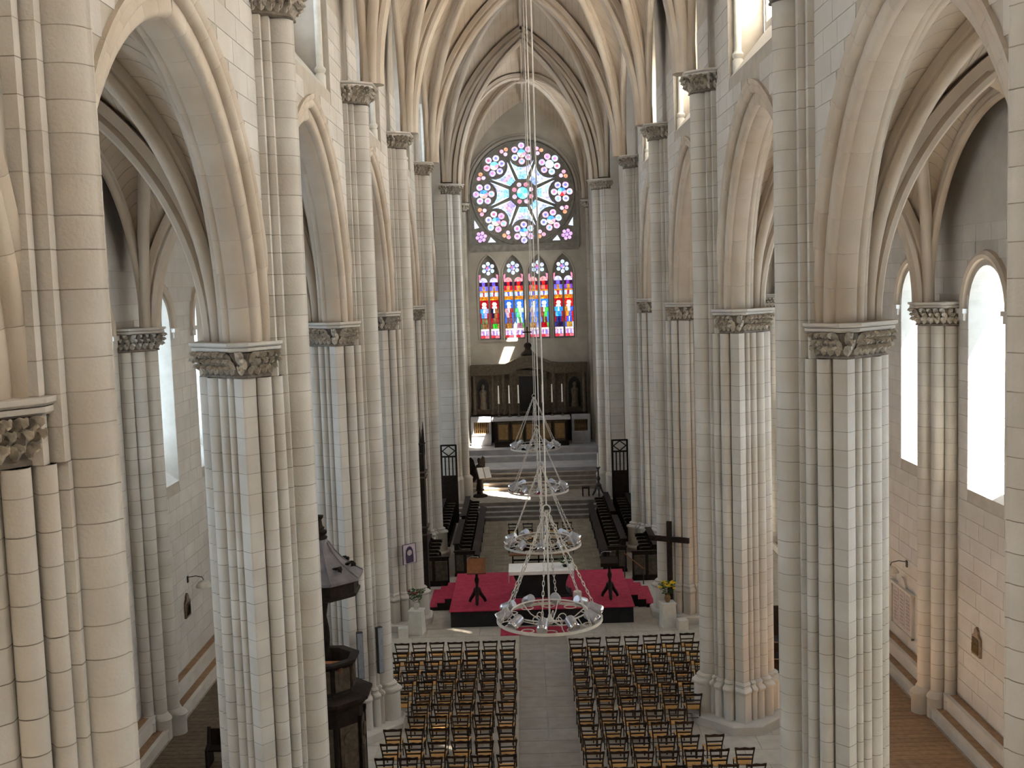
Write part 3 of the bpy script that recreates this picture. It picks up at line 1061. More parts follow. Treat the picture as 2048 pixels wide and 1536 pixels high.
for s in (-1, 1):
    w = MB().box(min(s * CX, s * 5.2), max(s * CX, s * 5.2), 58.6, EY, 0, 7.0)
    if s > 0:
        loops = [[(58.6, 7.0), (EY + 0.5, 7.0), (EY + 0.5, 26.5), (58.6, 26.5)], pointed(64.45, 0.98, 18.95, 20.6, 21.7)[::-1], pointed(60.95, 0.92, 18.2, 20.5, 21.2)[::-1]] + [pointed(c_, 0.75, 8.6, 15.4, 16.8)[::-1] for c_ in (60.4, 62.5)]
    else:
        loops = [[(58.6, 7.0), (EY + 0.5, 7.0), (EY + 0.5, 26.5), (58.6, 26.5)]] + [pointed(c_, 0.75, 8.6, 15.4, 16.8)[::-1] for c_ in (60.4, 62.5)]
    w.plate(loops, CX, 4.4, lambda x, y, d: (s * d, x, y))
    w = w.build('wall_%s' % SIDE[s], 'eaststone')
    tag(w, 'grey stone side wall of the chancel, %s of the high altar' % SIDE[s], 'wall', kind='structure')
    for q_, c_ in enumerate((60.4, 62.5)):  # added side windows, out of view, that brighten the chancel
        wt = thing('window_%d' % (80 + q_ + (2 if s > 0 else 0)), 'unseen lancet added for light in the %s chancel wall, %s the altar' % (SIDE[s], ('before', 'beside')[q_]), 'window', (s * 4.3, c_, 8.6), kind='structure')
        MB().plate([pointed(0, 0.8, 0, 6.8, 8.2)], -0.01, 0.01, lambda x, y, d: (d, x, y)).build('pane', bpy.data.materials['pale diffusing glass'], wt)
    t = thing('chancel_respond', 'triple-shafted respond carrying the chancel arch on the %s' % SIDE[s], 'column', (s * 3.66, 58.3, 0), 0 if s < 0 else pi, 'chancel responds', 'structure')
    put('mortar_core', CCORE, t)
    bb = MB()
    bb.rings([[(-0.4 + (x + 0.4) * k, y * k, z_) for x, y in CPP] for k, z_ in ((1.22, 0.6), (1.22, 1.7), (1.27, 1.76), (1.2, 1.84), (1.1, 1.88), (1.0, 1.95))], cap=False)
    bb.build('base', 'stone', t, smooth=True)
    z = 0.7
    while z < ZU0 - 0.1 - .01:
        h = min(0.42, ZU0 - 0.1 - z)
        put('stone', CCOURSE, t, (0, 0, z), (0, 0, 0), (1, 1, h))
        z += h
    carved_capital(t, CPATH, ZU0 - 0.1, ZU1 - 0.1, False, False, 3, 0.16)
    t = thing('corner_shaft', 'thin shaft with small capital in the %s corner beside the rose window' % SIDE[s], 'column', (s * 3.78, EY - 0.42, 0), 0 if s < 0 else pi, 'east corner shafts', 'structure')
    put('mortar_core', ECORE, t)
    z = 1.6
    while z < 16.3 - .01:
        h = min(0.46, 16.3 - z)
        put('stone', ECOURSE, t, (0, 0, z), (0, 0, 0), (1, 1, h))
        z += h
    carved_capital(t, E2P, 16.3, 16.8, False, False, 2, 0.14)
# nave/chancel shoulder walls
m = MB()
for s in (-1, 1):
    m.box(min(s * 4.5, s * 6), max(s * 4.5, s * 6), 57.6, 58.7, 0, 26.5)
for s in (-1, 1):
    o = MB().box(min(s * 4.35, s * 6), max(s * 4.35, s * 6), 57.6, 58.75, 0, 26.5).build('wall_%s' % SIDE[s], 'wallstone')
    tag(o, 'narrow stone shoulder wall where the nave meets the chancel, %s' % SIDE[s], 'wall', kind='structure')
vault_bay('ceiling', 'small ribbed vault of the chancel in front of the rose window', -CX + .1, CX - .1, 58.4, EY, ZU1 - 0.3, 24.6, 22.8, 22.0, 22.0, 23.5, 0.15, 0.34, tr0=True, trw=2.2)

# ------------------------------------------------------------------ east wall with rose and lancets
ex = -0.12
RC = (ex, 17.38)
RR = 3.10
def emap(x, y, d):
    return (x, EY + d, y)
rose_sq = [(ex - 3.22, 14.28), (ex + 3.22, 14.28), (ex + 3.22, 17.38)] + circ(RC[0], RC[1], 3.22, 24, 0, pi)[1:-1] + [(ex - 3.22, 17.38)]
lanc_c = [ex - 2.27, ex - 0.75, ex + 0.78, ex + 2.30]
LHW, LZ0, LZS, LZA = 0.64, 8.5, 12.4, 13.65
loops = [[(-4.6, 0), (4.6, 0), (4.6, 26.5), (-4.6, 26.5)], rose_sq[::-1]] + [pointed(c, LHW, LZ0, LZS, LZA)[::-1] for c in lanc_c]
ew = MB().plate(loops, 0, 0.9, emap).build('wall_back', 'eaststone')
tag(ew, 'grey stone east wall pierced by a rose window over four lancets', 'wall', kind='structure')
# sills, band mouldings, rose ring
m = MB()
m.box(ex - 3.35, ex + 3.35, EY - 0.12, EY + 0.02, 14.0, 14.26)
m.box(ex - 3.30, ex + 3.30, EY - 0.06, EY + 0.02, 13.86, 14.0)
for s in (-1, 1):
    xs = sorted((ex + s * 3.22, ex + s * 3.36))
    m.box(xs[0], xs[1], EY - 0.08, EY + 0.02, 14.26, 17.4)
m.build('band_moulding', 'grey', ew)
m = MB()
m.tube([(p[0], EY - 0.02, p[1]) for p in circ(RC[0], RC[1], 3.30, 48, 0, pi)], 0.08, 6)
m.tube([(p[0], EY - 0.02, p[1]) for p in circ(RC[0], RC[1], 3.48, 48, 0, pi)], 0.05, 6)
m.build('hood_moulding', 'eaststone', ew, smooth=True)

rose = thing('window_90', 'large stained-glass rose window in dark tracery above the high altar', 'window', kind='structure')
holes, panes = [], []
PINK = [(0.95, 0.62, 0.75), (0.85, 0.70, 0.95), (0.98, 0.80, 0.86), (0.80, 0.82, 1.0), (0.95, 0.55, 0.62), (0.75, 0.62, 0.92)]
BLUE = [(0.25, 0.55, 1.0), (0.35, 0.70, 1.0), (0.20, 0.42, 0.95), (0.40, 0.78, 0.98)]
rg = random.Random(3)
def foil(cx, cy, R, r, n, rc, a0, cols, ccols):
    for k in range(n):
        a = a0 + 2 * pi * k / n
        c = circ(cx + R * cos(a), cy + R * sin(a), r, 14)
        holes.append(c)
        # pane: pale rim and coloured heart
        panes.append((circ(cx + R * cos(a), cy + R * sin(a), r * 0.52, 10), rg.choice([(0.42, 0.36, 0.85), (0.85, 0.30, 0.42), (0.45, 0.62, 0.95), (0.80, 0.35, 0.60)]), 0))
        ring_o, ring_i = c, circ(cx + R * cos(a), cy + R * sin(a), r * 0.52, 14)
        panes.append(([ring_o, ring_i], rg.choice(cols), 1))
    h = circ(cx, cy, rc, 20)
    holes.append(h)
    K = len(ccols)
    for q in range(K):
        b0, b1 = 2 * pi * q / K + 0.4, 2 * pi * (q + 1) / K + 0.4
        panes.append(([(cx, cy)] + circ(cx, cy, rc, 5, b0, b1), ccols[q], 0))
for k in range(8):
    a = pi / 2 + k * pi / 4
    cx_, cy_ = RC[0] + 2.38 * cos(a), RC[1] + 2.38 * sin(a)
    cc = [rg.choice(BLUE), rg.choice(BLUE), (0.98, 0.85, 0.75), rg.choice([(0.9, 0.12, 0.12), (0.98, 0.6, 0.5), (0.95, 0.75, 0.55)]), (0.9, 0.5, 0.55)]
    if k == 7:
        cc = [(0.85, 1.0, 0.92)] * 3 + [(0.98, 0.98, 0.9)] * 2
    foil(cx_, cy_, 0.47, 0.20, 6, 0.265, a, PINK, cc)
    # trefoil between
    b = a + pi / 8
    tx, ty = RC[0] + 2.72 * cos(b), RC[1] + 2.72 * sin(b)
    for q in range(3):
        g = b + pi / 3 + 2 * pi * q / 3
        c = circ(tx + 0.165 * cos(g), ty + 0.165 * sin(g), 0.13, 10)
        holes.append(c)
        panes.append((c, [(0.95, 0.5, 0.55), (0.9, 0.62, 0.72), (0.95, 0.45, 0.28)][q], 0))
    # wedge
    w0, w1 = b - pi / 8 + radians(3.4), b + pi / 8 - radians(3.4)
# wedges: the eight panes between hub and the outer circles
for k in range(8):
    a = pi / 2 + k * pi / 4
    e = pi / 8 - radians(2.2)
    def P(r, t_):
        return (RC[0] + r * cos(t_), RC[1] + r * sin(t_))
    ei = pi / 8 - radians(7.5)
    inner = [P(0.86, a - ei), P(0.84, a), P(0.86, a + ei)]
    oc = (RC[0] + 2.38 * cos(a), RC[1] + 2.38 * sin(a))
    ca = a + pi
    arcp = [(oc[0] + 0.82 * cos(ca - g_), oc[1] + 0.82 * sin(ca - g_)) for g_ in [radians(v) for v in (-62, -40, -20, 0, 20, 40, 62)]]
    # arc goes from the +side to the -side
    tipl, tipr = P(2.02, a + e), P(2.02, a - e)
    arcp2 = sorted(arcp, key=lambda p: -((p[0] - RC[0]) * -sin(a) + (p[1] - RC[1]) * cos(a)))
    outl = inner + [tipl] + arcp2 + [tipr]
    holes.append(outl)
    mid = [P(1.2, a - ei * .93), P(1.2, a + ei * .93)]
    c1 = rg.choice([(0.74, 0.72, 0.88), (0.68, 0.76, 0.86), (0.82, 0.72, 0.90)])
    c2 = rg.choice([(0.45, 0.50, 0.95), (0.62, 0.48, 0.92), (0.48, 0.68, 0.95), (0.60, 0.52, 0.95)])
    c3 = rg.choice([(0.95, 0.55, 0.62), (0.62, 0.48, 0.88), (0.85, 0.80, 0.90)])
    panes.append((inner + [mid[1], mid[0]], c2, 0))
    dm = [P(1.40, a + ei * .96), (RC[0] + 1.40 * cos(a), RC[1] + 1.40 * sin(a)), P(1.40, a - ei * .96)]
    panes.append(([mid[0], mid[1]] + dm, c3 if k % 2 else c1, 0))
    am = [((arcp2[3][0] + dm[1][0]) / 2, (arcp2[3][1] + dm[1][1]) / 2)]
    ql = ((dm[0][0] + tipl[0]) / 2, (dm[0][1] + tipl[1]) / 2)
    qr = ((dm[2][0] + tipr[0]) / 2, (dm[2][1] + tipr[1]) / 2)
    cA, cB = ((0.55, 0.52, 0.86), (0.80, 0.74, 0.90)) if k % 2 else ((0.60, 0.70, 0.88), (0.78, 0.62, 0.86))
    panes.append(([dm[0], ql, am[0], dm[1]], cA, 0))
    panes.append(([ql, tipl] + arcp2[:4] + [am[0]], c1, 0))
    panes.append(([dm[1], am[0], qr, dm[2]], cB, 0))
    panes.append(([am[0]] + arcp2[3:] + [tipr, qr], (0.80, 0.78, 0.90) if k % 2 else (0.70, 0.66, 0.88), 0))
# hub
for k in range(8):
    a = k * pi / 4 + pi / 8
    c = circ(RC[0] + 0.545 * cos(a), RC[1] + 0.545 * sin(a), 0.145, 10)
    holes.append(c)
    panes.append((c, [(0.95, 0.6, 0.65), (0.9, 0.4, 0.45)][k % 2], 0))
c = circ(RC[0], RC[1], 0.36, 24)
holes.append(c)
for q in range(6):
    panes.append(([RC] + circ(RC[0], RC[1], 0.36, 4, q * pi / 3, (q + 1) * pi / 3), [(0.25, 0.75, 0.98), (0.45, 0.88, 1.0), (0.75, 0.95, 0.95)][q % 3], 0))
# spandrels below
for s in (-1, 1):
    cx_, cy_ = RC[0] + s * 2.62, 14.80
    for k in range(6):
        a = k * pi / 3 + .2
        c = circ(cx_ + 0.24 * cos(a), cy_ + 0.24 * sin(a), 0.115, 10)
        holes.append(c)
        panes.append((c, (0.85, 0.50, 0.75), 0))
    c = circ(cx_, cy_, 0.115, 12)
    holes.append(c)
    panes.append((c, (0.70, 0.45, 0.95), 0))
    for tri in ([(s * 3.02, 15.30), (s * 3.02, 15.85), (s * 2.72, 15.36)], [(s * 1.72, 14.45), (s * 2.22, 14.45), (s * 2.04, 14.78)]):
        t3 = [(RC[0] + p[0], p[1]) for p in tri]
        holes.append(t3)
        panes.append((t3, (0.86, 0.86, 0.95), 0))
outer = [(ex - 3.22, 14.28), (ex + 3.22, 14.28), (ex + 3.22, 17.38)] + circ(RC[0], RC[1], 3.22, 40, 0, pi)[1:-1] + [(ex - 3.22, 17.38)]
MB().plate([outer] + holes, 0.30, 0.50, emap).build('tracery', 'grey', rose)
m = MB()
m.tube([(p[0], EY + 0.30, p[1]) for p in circ(RC[0], RC[1], 3.12, 64)], 0.07, 6, True)
m.tube([(p[0], EY + 0.30, p[1]) for p in circ(RC[0], RC[1], 0.76, 40)], 0.05, 6, True)
for k in range(8):
    a = pi / 2 + k * pi / 4
    m.tube([(p[0], EY + 0.30, p[1]) for p in circ(RC[0] + 2.38 * cos(a), RC[1] + 2.38 * sin(a), 0.76, 32)], 0.045, 6, True)
    b = a + pi / 8
    m.tube([(RC[0] + r * cos(b), EY + 0.30, RC[1] + r * sin(b)) for r in (0.78, 2.2)], 0.05, 6)
m.build('moulding', 'grey', rose, smooth=True)
def add_pane(parent, shape, col, ringed, d=0.40):
    mb = MB()
    if ringed:
        o_, i_ = shape
        n = len(o_)
        vs = [emap(p[0], p[1], d) for p in o_ + i_]
        mb.add(vs, [(k, (k + 1) % n, n + (k + 1) % n, n + k) for k in range(n)])
    else:
        mb.plate([shape], d - 0.004, d + 0.004, emap)
        # single sheet only
        n = len(shape)
        mb.v = mb.v[:n]
        mb.f = [f for f in mb.f if all(i < n for i in f)]
    mb.build('pane', glass(col), parent)
for shp, colr, ringed in panes:
    add_pane(rose, shp, colr, ringed)

# lancets: each window of two lights under a six-foil
FIG = [
    dict(bg=(0.55, 0.03, 0.05), top=(0.30, 0.22, 0.75), robe=[(0.15, 0.45, 0.90), (0.55, 0.50, 0.85)], low=[(0.25, 0.30, 0.15), (0.45, 0.18, 0.10)], foot=(0.45, 0.25, 0.12)),
    dict(bg=(0.60, 0.03, 0.05), top=(0.32, 0.22, 0.75), robe=[(0.06, 0.05, 0.10), (0.50, 0.22, 0.10)], low=[(0.40, 0.12, 0.10), (0.55, 0.30, 0.12)], foot=(0.15, 0.62, 0.10)),
    dict(bg=(0.10, 0.25, 0.75), top=(0.85, 0.06, 0.08), robe=[(0.80, 0.45, 0.45), (0.55, 0.10, 0.10)], low=[(0.40, 0.15, 0.10), (0.30, 0.20, 0.30)], foot=(0.60, 0.32, 0.08)),
    dict(bg=(0.12, 0.30, 0.80), top=(0.85, 0.06, 0.06), robe=[(0.25, 0.75, 0.30), (0.75, 0.85, 0.60)], low=[(0.70, 0.80, 0.62), (0.20, 0.45, 0.15)], foot=(0.55, 0.25, 0.30)),
    dict(bg=(0.12, 0.28, 0.78), top=(0.85, 0.08, 0.06), robe=[(0.80, 0.55, 0.50), (0.35, 0.45, 0.85)], low=[(0.65, 0.45, 0.20), (0.45, 0.42, 0.85)], foot=(0.60, 0.30, 0.10)),
    dict(bg=(0.14, 0.35, 0.85), top=(0.80, 0.05, 0.05), robe=[(0.45, 0.15, 0.10), (0.20, 0.70, 0.18)], low=[(0.35, 0.08, 0.06), (0.25, 0.55, 0.15)], foot=(0.60, 0.03, 0.05)),
    dict(bg=(0.60, 0.03, 0.05), top=(0.30, 0.22, 0.72), robe=[(0.15, 0.55, 0.85), (0.12, 0.40, 0.75)], low=[(0.10, 0.10, 0.30), (0.05, 0.05, 0.15)], foot=(0.10, 0.06, 0.12)),
    dict(bg=(0.80, 0.06, 0.04), top=(0.35, 0.12, 0.45), robe=[(0.85, 0.40, 0.08), (0.20, 0.25, 0.85)], low=[(0.15, 0.20, 0.80), (0.80, 0.80, 0.88)], foot=(0.70, 0.40, 0.10)),
]
SKIN, CREAM, ORG = (0.98, 0.80, 0.62), (0.95, 0.90, 0.85), (0.90, 0.38, 0.05)
lnames = ['leftmost', 'second from the left', 'third from the left', 'rightmost']
for li, c in enumerate(lanc_c):
    wt = thing('window_%d' % (91 + li), '%s of the four stained-glass lancets with standing saints' % lnames[li], 'window', kind='structure')
    hl = []
    lp = []
    # six-foil head
    hc = (c, 12.86)
    for k in range(6):
        a = pi / 2 + k * pi / 3
        q = circ(hc[0] + 0.29 * cos(a), hc[1] + 0.29 * sin(a), 0.125, 12)
        hl.append(q)
        lp.append((q, [(0.70, 0.74, 0.80), (0.78, 0.72, 0.78)][k % 2]))
    q = circ(hc[0], hc[1], 0.145, 16)
    hl.append(q)
    for z_ in range(4):
        lp.append(([hc] + circ(hc[0], hc[1], 0.145, 4, z_ * pi / 2, (z_ + 1) * pi / 2), [(0.30, 0.40, 0.95), (0.85, 0.25, 0.35), (0.45, 0.42, 0.95), (0.95, 0.6, 0.55)][z_]))
    for s in (-1, 1):
        q = [(c + s * 0.59, 12.05), (c + s * 0.60, 12.45), (c + s * 0.46, 12.52), (c + s * 0.50, 12.2)]
        if s > 0:
            q = q[::-1]
        hl.append(q)
        lp.append((q, (0.85, 0.35, 0.42)))
    cames = MB()
    for s in (-1, 1):
        lx = c + s * 0.315
        w_ = 0.255
        x0, x1 = lx - w_, lx + w_
        zt = 12.02
        light = [(x0, LZ0 + .08), (x0, zt)] + [(lx - w_ * cos(pi * k / 8), zt + w_ * 1.1 * sin(pi * k / 8)) for k in range(1, 8)] + [(x1, zt), (x1, LZ0 + .08)]
        hl.append(light[::-1])
        fg = FIG[li * 2 + (0 if s < 0 else 1)]
        B = LZ0 + .08
        H = zt - B
        # rows as fractions of height: (f0, f1, [(x fraction cut..., colour)])
        rows = [
            (0.00, 0.05, [(0.5, (0.75, 0.10, 0.12)), (1, (0.90, 0.30, 0.32))]),
            (0.05, 0.13, [(0.22, (0.88, 0.55, 0.66)), (0.40, (0.62, 0.35, 0.62)), (0.60, (0.95, 0.80, 0.84)), (0.78, (0.45, 0.35, 0.70)), (1, (0.88, 0.60, 0.70))]),
            (0.13, 0.17, [(1, (0.92, 0.70, 0.62))]),
            (0.17, 0.26, [(0.2, fg['low'][0]), (0.5, fg['foot']), (0.8, tuple(0.8 * v for v in fg['foot'])), (1, fg['low'][1])]),
            (0.26, 0.36, [(0.16, fg['bg']), (0.42, fg['low'][0]), (0.62, fg['low'][1]), (0.84, fg['low'][0]), (1, fg['bg'])]),
            (0.36, 0.45, [(0.14, fg['bg']), (0.50, fg['robe'][0]), (0.82, fg['robe'][1]), (1, fg['bg'])]),
            (0.45, 0.53, [(0.10, fg['robe'][0]), (0.36, fg['robe'][0]), (0.60, CREAM), (0.86, fg['robe'][1]), (1, fg['robe'][1])]),
            (0.53, 0.57, [(0.22, fg['bg']), (0.74, CREAM), (1, fg['bg'])]),
            (0.57, 0.645, [(0.24, fg['bg']), (0.46, SKIN), (0.72, (0.98, 0.88, 0.55)), (1, fg['bg'])]),
            (0.645, 0.68, [(1, fg['bg'])]),
            (0.68, 0.71, [(0.25, ORG), (0.5, (0.95, 0.55, 0.1)), (0.75, ORG), (1, (0.75, 0.25, 0.05))]),
            (0.71, 0.745, [(0.33, (0.75, 0.28, 0.04)), (0.66, ORG), (1, (0.8, 0.32, 0.05))]),
            (0.745, 0.82, [(0.15, (0.55, 0.65, 0.95)), (0.38, (0.90, 0.88, 0.95)), (0.62, (0.30, 0.22, 0.60) if li in (1, 2) else (0.70, 0.12, 0.15)), (0.85, (0.90, 0.88, 0.95)), (1, (0.55, 0.65, 0.95))]),
            (0.82, 0.845, [(1, ORG)]),
            (0.845, 0.93, [(0.25, fg['top']), (0.40, tuple(0.6 * v + 0.25 for v in fg['top'])), (0.60, ORG), (0.75, tuple(0.6 * v + 0.25 for v in fg['top'])), (1, fg['top'])]),
            (0.93, 1.0, [(0.30, (0.12, 0.04, 0.08)), (0.70, fg['top']), (1, (0.12, 0.04, 0.08))]),
        ]
        rl = random.Random(li * 5 + s)
        for f0, f1, cells in rows:
            z0_, z1_ = B + f0 * H, B + f1 * H
            cames.box(x0, x1, EY + 0.37, EY + 0.385, z0_ - .006, z0_ + .006)
            X_ = lambda f_: x0 + f_ * 2 * w_
            if f0 == 0.57:
                zm_ = (z0_ + z1_) / 2
                lp.append(([(X_(0), z0_), (X_(.34), z0_), (X_(.20), zm_), (X_(.34), z1_), (X_(0), z1_)], fg['bg']))
                lp.append(([(X_(.34), z0_), (X_(.66), z0_), (X_(.80), zm_), (X_(.66), z1_), (X_(.34), z1_), (X_(.20), zm_)], (0.98, 0.85, 0.62)))
                lp.append(([(X_(.66), z0_), (X_(1), z0_), (X_(1), z1_), (X_(.66), z1_), (X_(.80), zm_)], fg['bg']))
                continue
            pa, pb = 0.0, 0.0
            for xb, colr in cells:
                qa = xb if xb == 1 else xb + rl.uniform(-.07, .07)
                qb = xb if xb == 1 else xb + rl.uniform(-.07, .07)
                lp.append(([(X_(pa), z0_), (X_(qa), z0_), (X_(qb), z1_), (X_(pb), z1_)], colr))
                if xb < 1:
                    cames.bar((X_(qa), EY + 0.377, z0_), (X_(qb), EY + 0.377, z1_), .006)
                pa, pb = qa, qb
        hp = [(lx - w_ * cos(pi * k / 8), zt + w_ * 1.1 * sin(pi * k / 8)) for k in range(9)]
        lp.append((hp, (0.80, 0.68, 0.85) if li in (0, 3) else (0.92, 0.45, 0.42)))
        hd_ = circ(lx, zt + 0.09, 0.12, 12)
    MB().plate([pointed(c, LHW, LZ0, LZS, LZA)] + hl, 0.30, 0.48, emap).build('tracery', 'grey', wt)
    cames.build('lead_cames', 'lead', wt)
    for shp, colr in lp:
        add_pane(wt, shp, colr, False)
    MB().tube([(p[0], EY - 0.01, p[1]) for p in pointed(c, LHW + 0.05, LZ0, LZS, LZA + .05)], 0.05, 6).build('arch_moulding', 'eaststone', wt, smooth=True)
MB().box(ex - 3.2, ex + 3.2, EY - 0.1, EY + 0.3, LZ0 - 0.12, LZ0).build('window_sill', 'eaststone', ew)


# ================================================================== furniture
# ------------------------------------------------------------------ chairs
def chair_parts():
    P = []
    m = MB()
    m.rings([[(-.18, -.19, .425), (.18, -.19, .425), (.215, .20, .425), (-.215, .20, .425)],
             [(-.19, -.20, .45), (.19, -.20, .45), (.225, .21, .45), (-.225, .21, .45)],
             [(-.15, -.16, .468), (.15, -.16, .468), (.18, .17, .468), (-.18, .17, .468)]])
    P.append(('seat', m.mesh('seat', 'straw')))
    for s in (-1, 1):
        P.append(('leg', MB().bar((s * .205, .19, 0), (s * .205, .19, .44), .016, n=6).mesh('leg', 'chair')))
        P.append(('back_post', MB().tube([(s * .168, -.20, 0), (s * .172, -.19, .45), (s * .195, -.23, .68), (s * .225, -.28, .89)], .018, 6).mesh('back_post', 'chair')))
    m = MB()
    n = 8
    top, bot = [], []
    for k in range(n + 1):
        x = -.235 + .47 * k / n
        wv = .010 * cos(2 * pi * k / n * 2) + .008
        top.append((x, .885 + wv))
        bot.append((x, .825))
    m.plate([top + bot[::-1]], -.012, .012, lambda x, y, d: (x, -.268 - (y - .85) * .2 + d, y))
    P.append(('top_rail', m.mesh('top_rail', 'chair')))
    for z, hw, y in ((.695, .19, -.233), (.585, .178, -.212)):
        P.append(('slat', MB().box(-hw, hw, y - .009, y + .009, z - .018, z + .018).mesh('slat', 'chair')))
    for a, b in (((-.2, .19, .16), (.2, .19, .16)), ((-.2, .19, .29), (.2, .19, .29)), ((-.17, -.195, .2), (.17, -.195, .2)),
                 ((-.17, -.195, .22), (-.205, .19, .22)), ((.17, -.195, .22), (.205, .19, .22))):
        P.append(('stretcher', MB().bar(a, b, .010, n=5).mesh('stretcher', 'chair')))
    return P
CHAIR = chair_parts()
def chair(x, y, z, rz, label, group):
    t = thing('straw_chair', label, 'chair', (x, y, z), rz, group)
    for nm, me in CHAIR:
        put(nm, me, t)
rc = random.Random(11)
ROW0, DROW = 34.10, 0.842
#           left: number of chairs, x of the chair next to the aisle, spacing
LROWS = [(7, -1.13, .55), (7, -1.10, .55), (7, -1.08, .575), (7, -1.08, .57), (6, -1.08, .58), (6, -1.08, .585), (5, -1.08, .585), (5, -1.10, .585), (6, -1.08, .575), (6, -1.05, .575), (6, -1.08, .575), (6, -1.05, .58), (6, -1.05, .6)]
RROWS = [(7, .99, .58), (7, 1.02, .58), (7, 1.02, .585), (7, 1.0, .59), (7, 1.0, .58), (6, 1.02, .585), (6, 1.0, .58), (5, 1.0, .585), (5, 1.02, .59), (6, 1.02, .60), (7, 1.03, .59), (7, 1.05, .60), (8, 1.07, .59)]
def rowname(k, n):
    return 'front row' if k == 0 else '%s row' % ORD[k] if k < n - 1 else 'rear row'
for s, rows in ((-1, LROWS), (1, RROWS)):
    for k, (n, x0, dx) in enumerate(rows):
        for j in range(n):
            x = x0 + s * dx * j + rc.uniform(-.02, .02)
            y = ROW0 - DROW * k + rc.uniform(-.025, .025)
            if s > 0 and k <= 6:
                y += 0.035 * j
            lab = 'straw-seated chair %s of the aisle, %s, %s from the aisle' % (SIDE[s], rowname(k, len(rows)), ORD[j])
            chair(x, y, 0.0, rc.uniform(-.05, .05), lab, 'chairs in the %s nave block' % SIDE[s])
for k, y in enumerate((50.9, 49.6, 48.4)):
    for j, x in enumerate((-1.1, -0.42, 0.75, 1.38)):
        chair(x, y, 0.004, rc.uniform(-.04, .04), 'choir chair behind the altar, %s row, %s from the left' % (['far', 'middle', 'near'][k], ORD[j]), 'chairs in the middle of the choir')
t = thing('kneeling_bench', 'long low wooden bench just behind the white-clothed altar', 'bench', (0, 46.6, 0.004))
MB().box(-1.25, 1.25, -.22, .22, .42, .47).build('seat', 'wood', t)
for x in (-1.1, 0, 1.1):
    MB().box(x - .03, x + .03, -.18, .18, 0, .42).build('leg', 'darkwood', t)
MB().box(-1.1, 1.1, -.02, .02, .15, .22).build('stretcher', 'darkwood', t)
MB().box(-1.25, 1.25, .20, .24, .55, .85).build('backrest', 'darkwood', t)
for x in (-1.1, 1.1):
    MB().box(x - .03, x + .03, .20, .24, .42, .6).build('back_post', 'darkwood', t)

# ------------------------------------------------------------------ red platform
PH = 0.60
t = thing('altar_platform', 'red carpeted platform with black skirt carrying the altar', 'platform', (0, 0, 0))
MB().box(-3.2, 3.2, 38.1, 43.1, 0.005, PH - 0.03).build('skirt', 'black', t)
MB().rings([[(-3.25, 38.05, PH - .03), (3.25, 38.05, PH - .03), (3.25, 43.15, PH - .03), (-3.25, 43.15, PH - .03)], [(-3.25, 38.05, PH - .005), (3.25, 38.05, PH - .005), (3.25, 43.15, PH - .005), (-3.25, 43.15, PH - .005)], [(-3.24, 38.06, PH), (3.24, 38.06, PH), (3.24, 43.14, PH), (-3.24, 43.14, PH)]]).build('carpet', 'red', t)
for s in (-1, 1):
    t = thing('platform_steps', 'three red carpeted steps at the %s end of the platform' % SIDE[s], 'steps', (s * 3.26, 41.2, 0), 0 if s > 0 else pi)
    for k in range(3):
        z = 0.45 - k * .15
        MB().box(k * .29, (k + 1) * .29, -1.2 - k * .08, 1.0, 0.006, z - .02).build('riser', 'black', t)
        MB().box(k * .29 + .001, (k + 1) * .29 + .015, -1.2 - k * .08, 1.0, z - .02, z).build('tread', 'red', t)
t = thing('red_mat', 'red carpet mat on the floor in front of the platform', 'mat', (-0.1, 37.45, 0.004))
MB().rings([[(-1.35, -.42, 0), (1.35, -.42, 0), (1.35, .42, 0), (-1.35, .42, 0)], [(-1.33, -.40, .03), (1.33, -.40, .03), (1.33, .40, .03), (-1.33, .40, .03)]]).build('pile', 'red', t)

# altar on the platform
t = thing('main_altar', 'dark altar table with a white cloth on the red platform', 'altar', (0.03, 39.95, PH))
prof = [(-1.08, 0.94), (-1.0, .80), (-.90, .55), (-.86, .35), (-.92, .16), (-1.0, .10), (-1.0, 0)]
outl = prof + [(-x, z) for x, z in reversed(prof)]
MB().plate([outl], -.40, .40, lambda x, y, d: (x, d, y)).build('body', 'black', t)
MB().box(-1.1, 1.1, -.50, .50, 0.0, .05).build('plinth', 'black', t)
m = MB()
m.box(-1.17, 1.17, -.62, .60, .965, 1.0)
m.box(-1.175, 1.175, -.63, -.615, .88, 1.0)
m.box(-1.175, 1.175, .595, .605, .88, 1.0)
cl = m.build('altar_cloth', 'white', t)
m = MB()
for s in (-1, 1):
    m.box(min(s * 1.165, s * 1.18), max(s * 1.165, s * 1.18), -.63, .60, .60, 1.0)
m.build('side_drop', 'white', t)
MB().box(-1.09, 1.09, -.5, .5, .93, .965).build('mensa', 'black', t)

def leafy(parent, n, R, h, rnd, z0=0.0, mt_='leaf', sz=.06, name='foliage'):
    m = MB()
    for k in range(n):
        a, r = rnd.uniform(0, 2 * pi), R * sqrt(rnd.random())
        z = z0 + h * rnd.random() ** .7
        p = Vector((cos(a) * r * (0.35 + .65 * (z - z0) / h), sin(a) * r * (0.35 + .65 * (z - z0) / h), z))
        d = Vector((cos(a), sin(a), rnd.uniform(-.2, 1))).normalized()
        e = d.cross(Vector((0, 0, 1))).normalized() * sz * .4
        q = d * sz * rnd.uniform(.8, 1.4)
        nrm = e.cross(q).normalized() * sz * .12
        m.add([p, p + q * .5 + e - nrm, p + q, p + q * .5 - e - nrm, p + q * .5 + nrm], [(0, 1, 4), (1, 2, 4), (2, 3, 4), (3, 0, 4), (0, 3, 2, 1)])
    o = m.build(name, mt_, parent)
    o['kind'] = 'stuff'
    return o
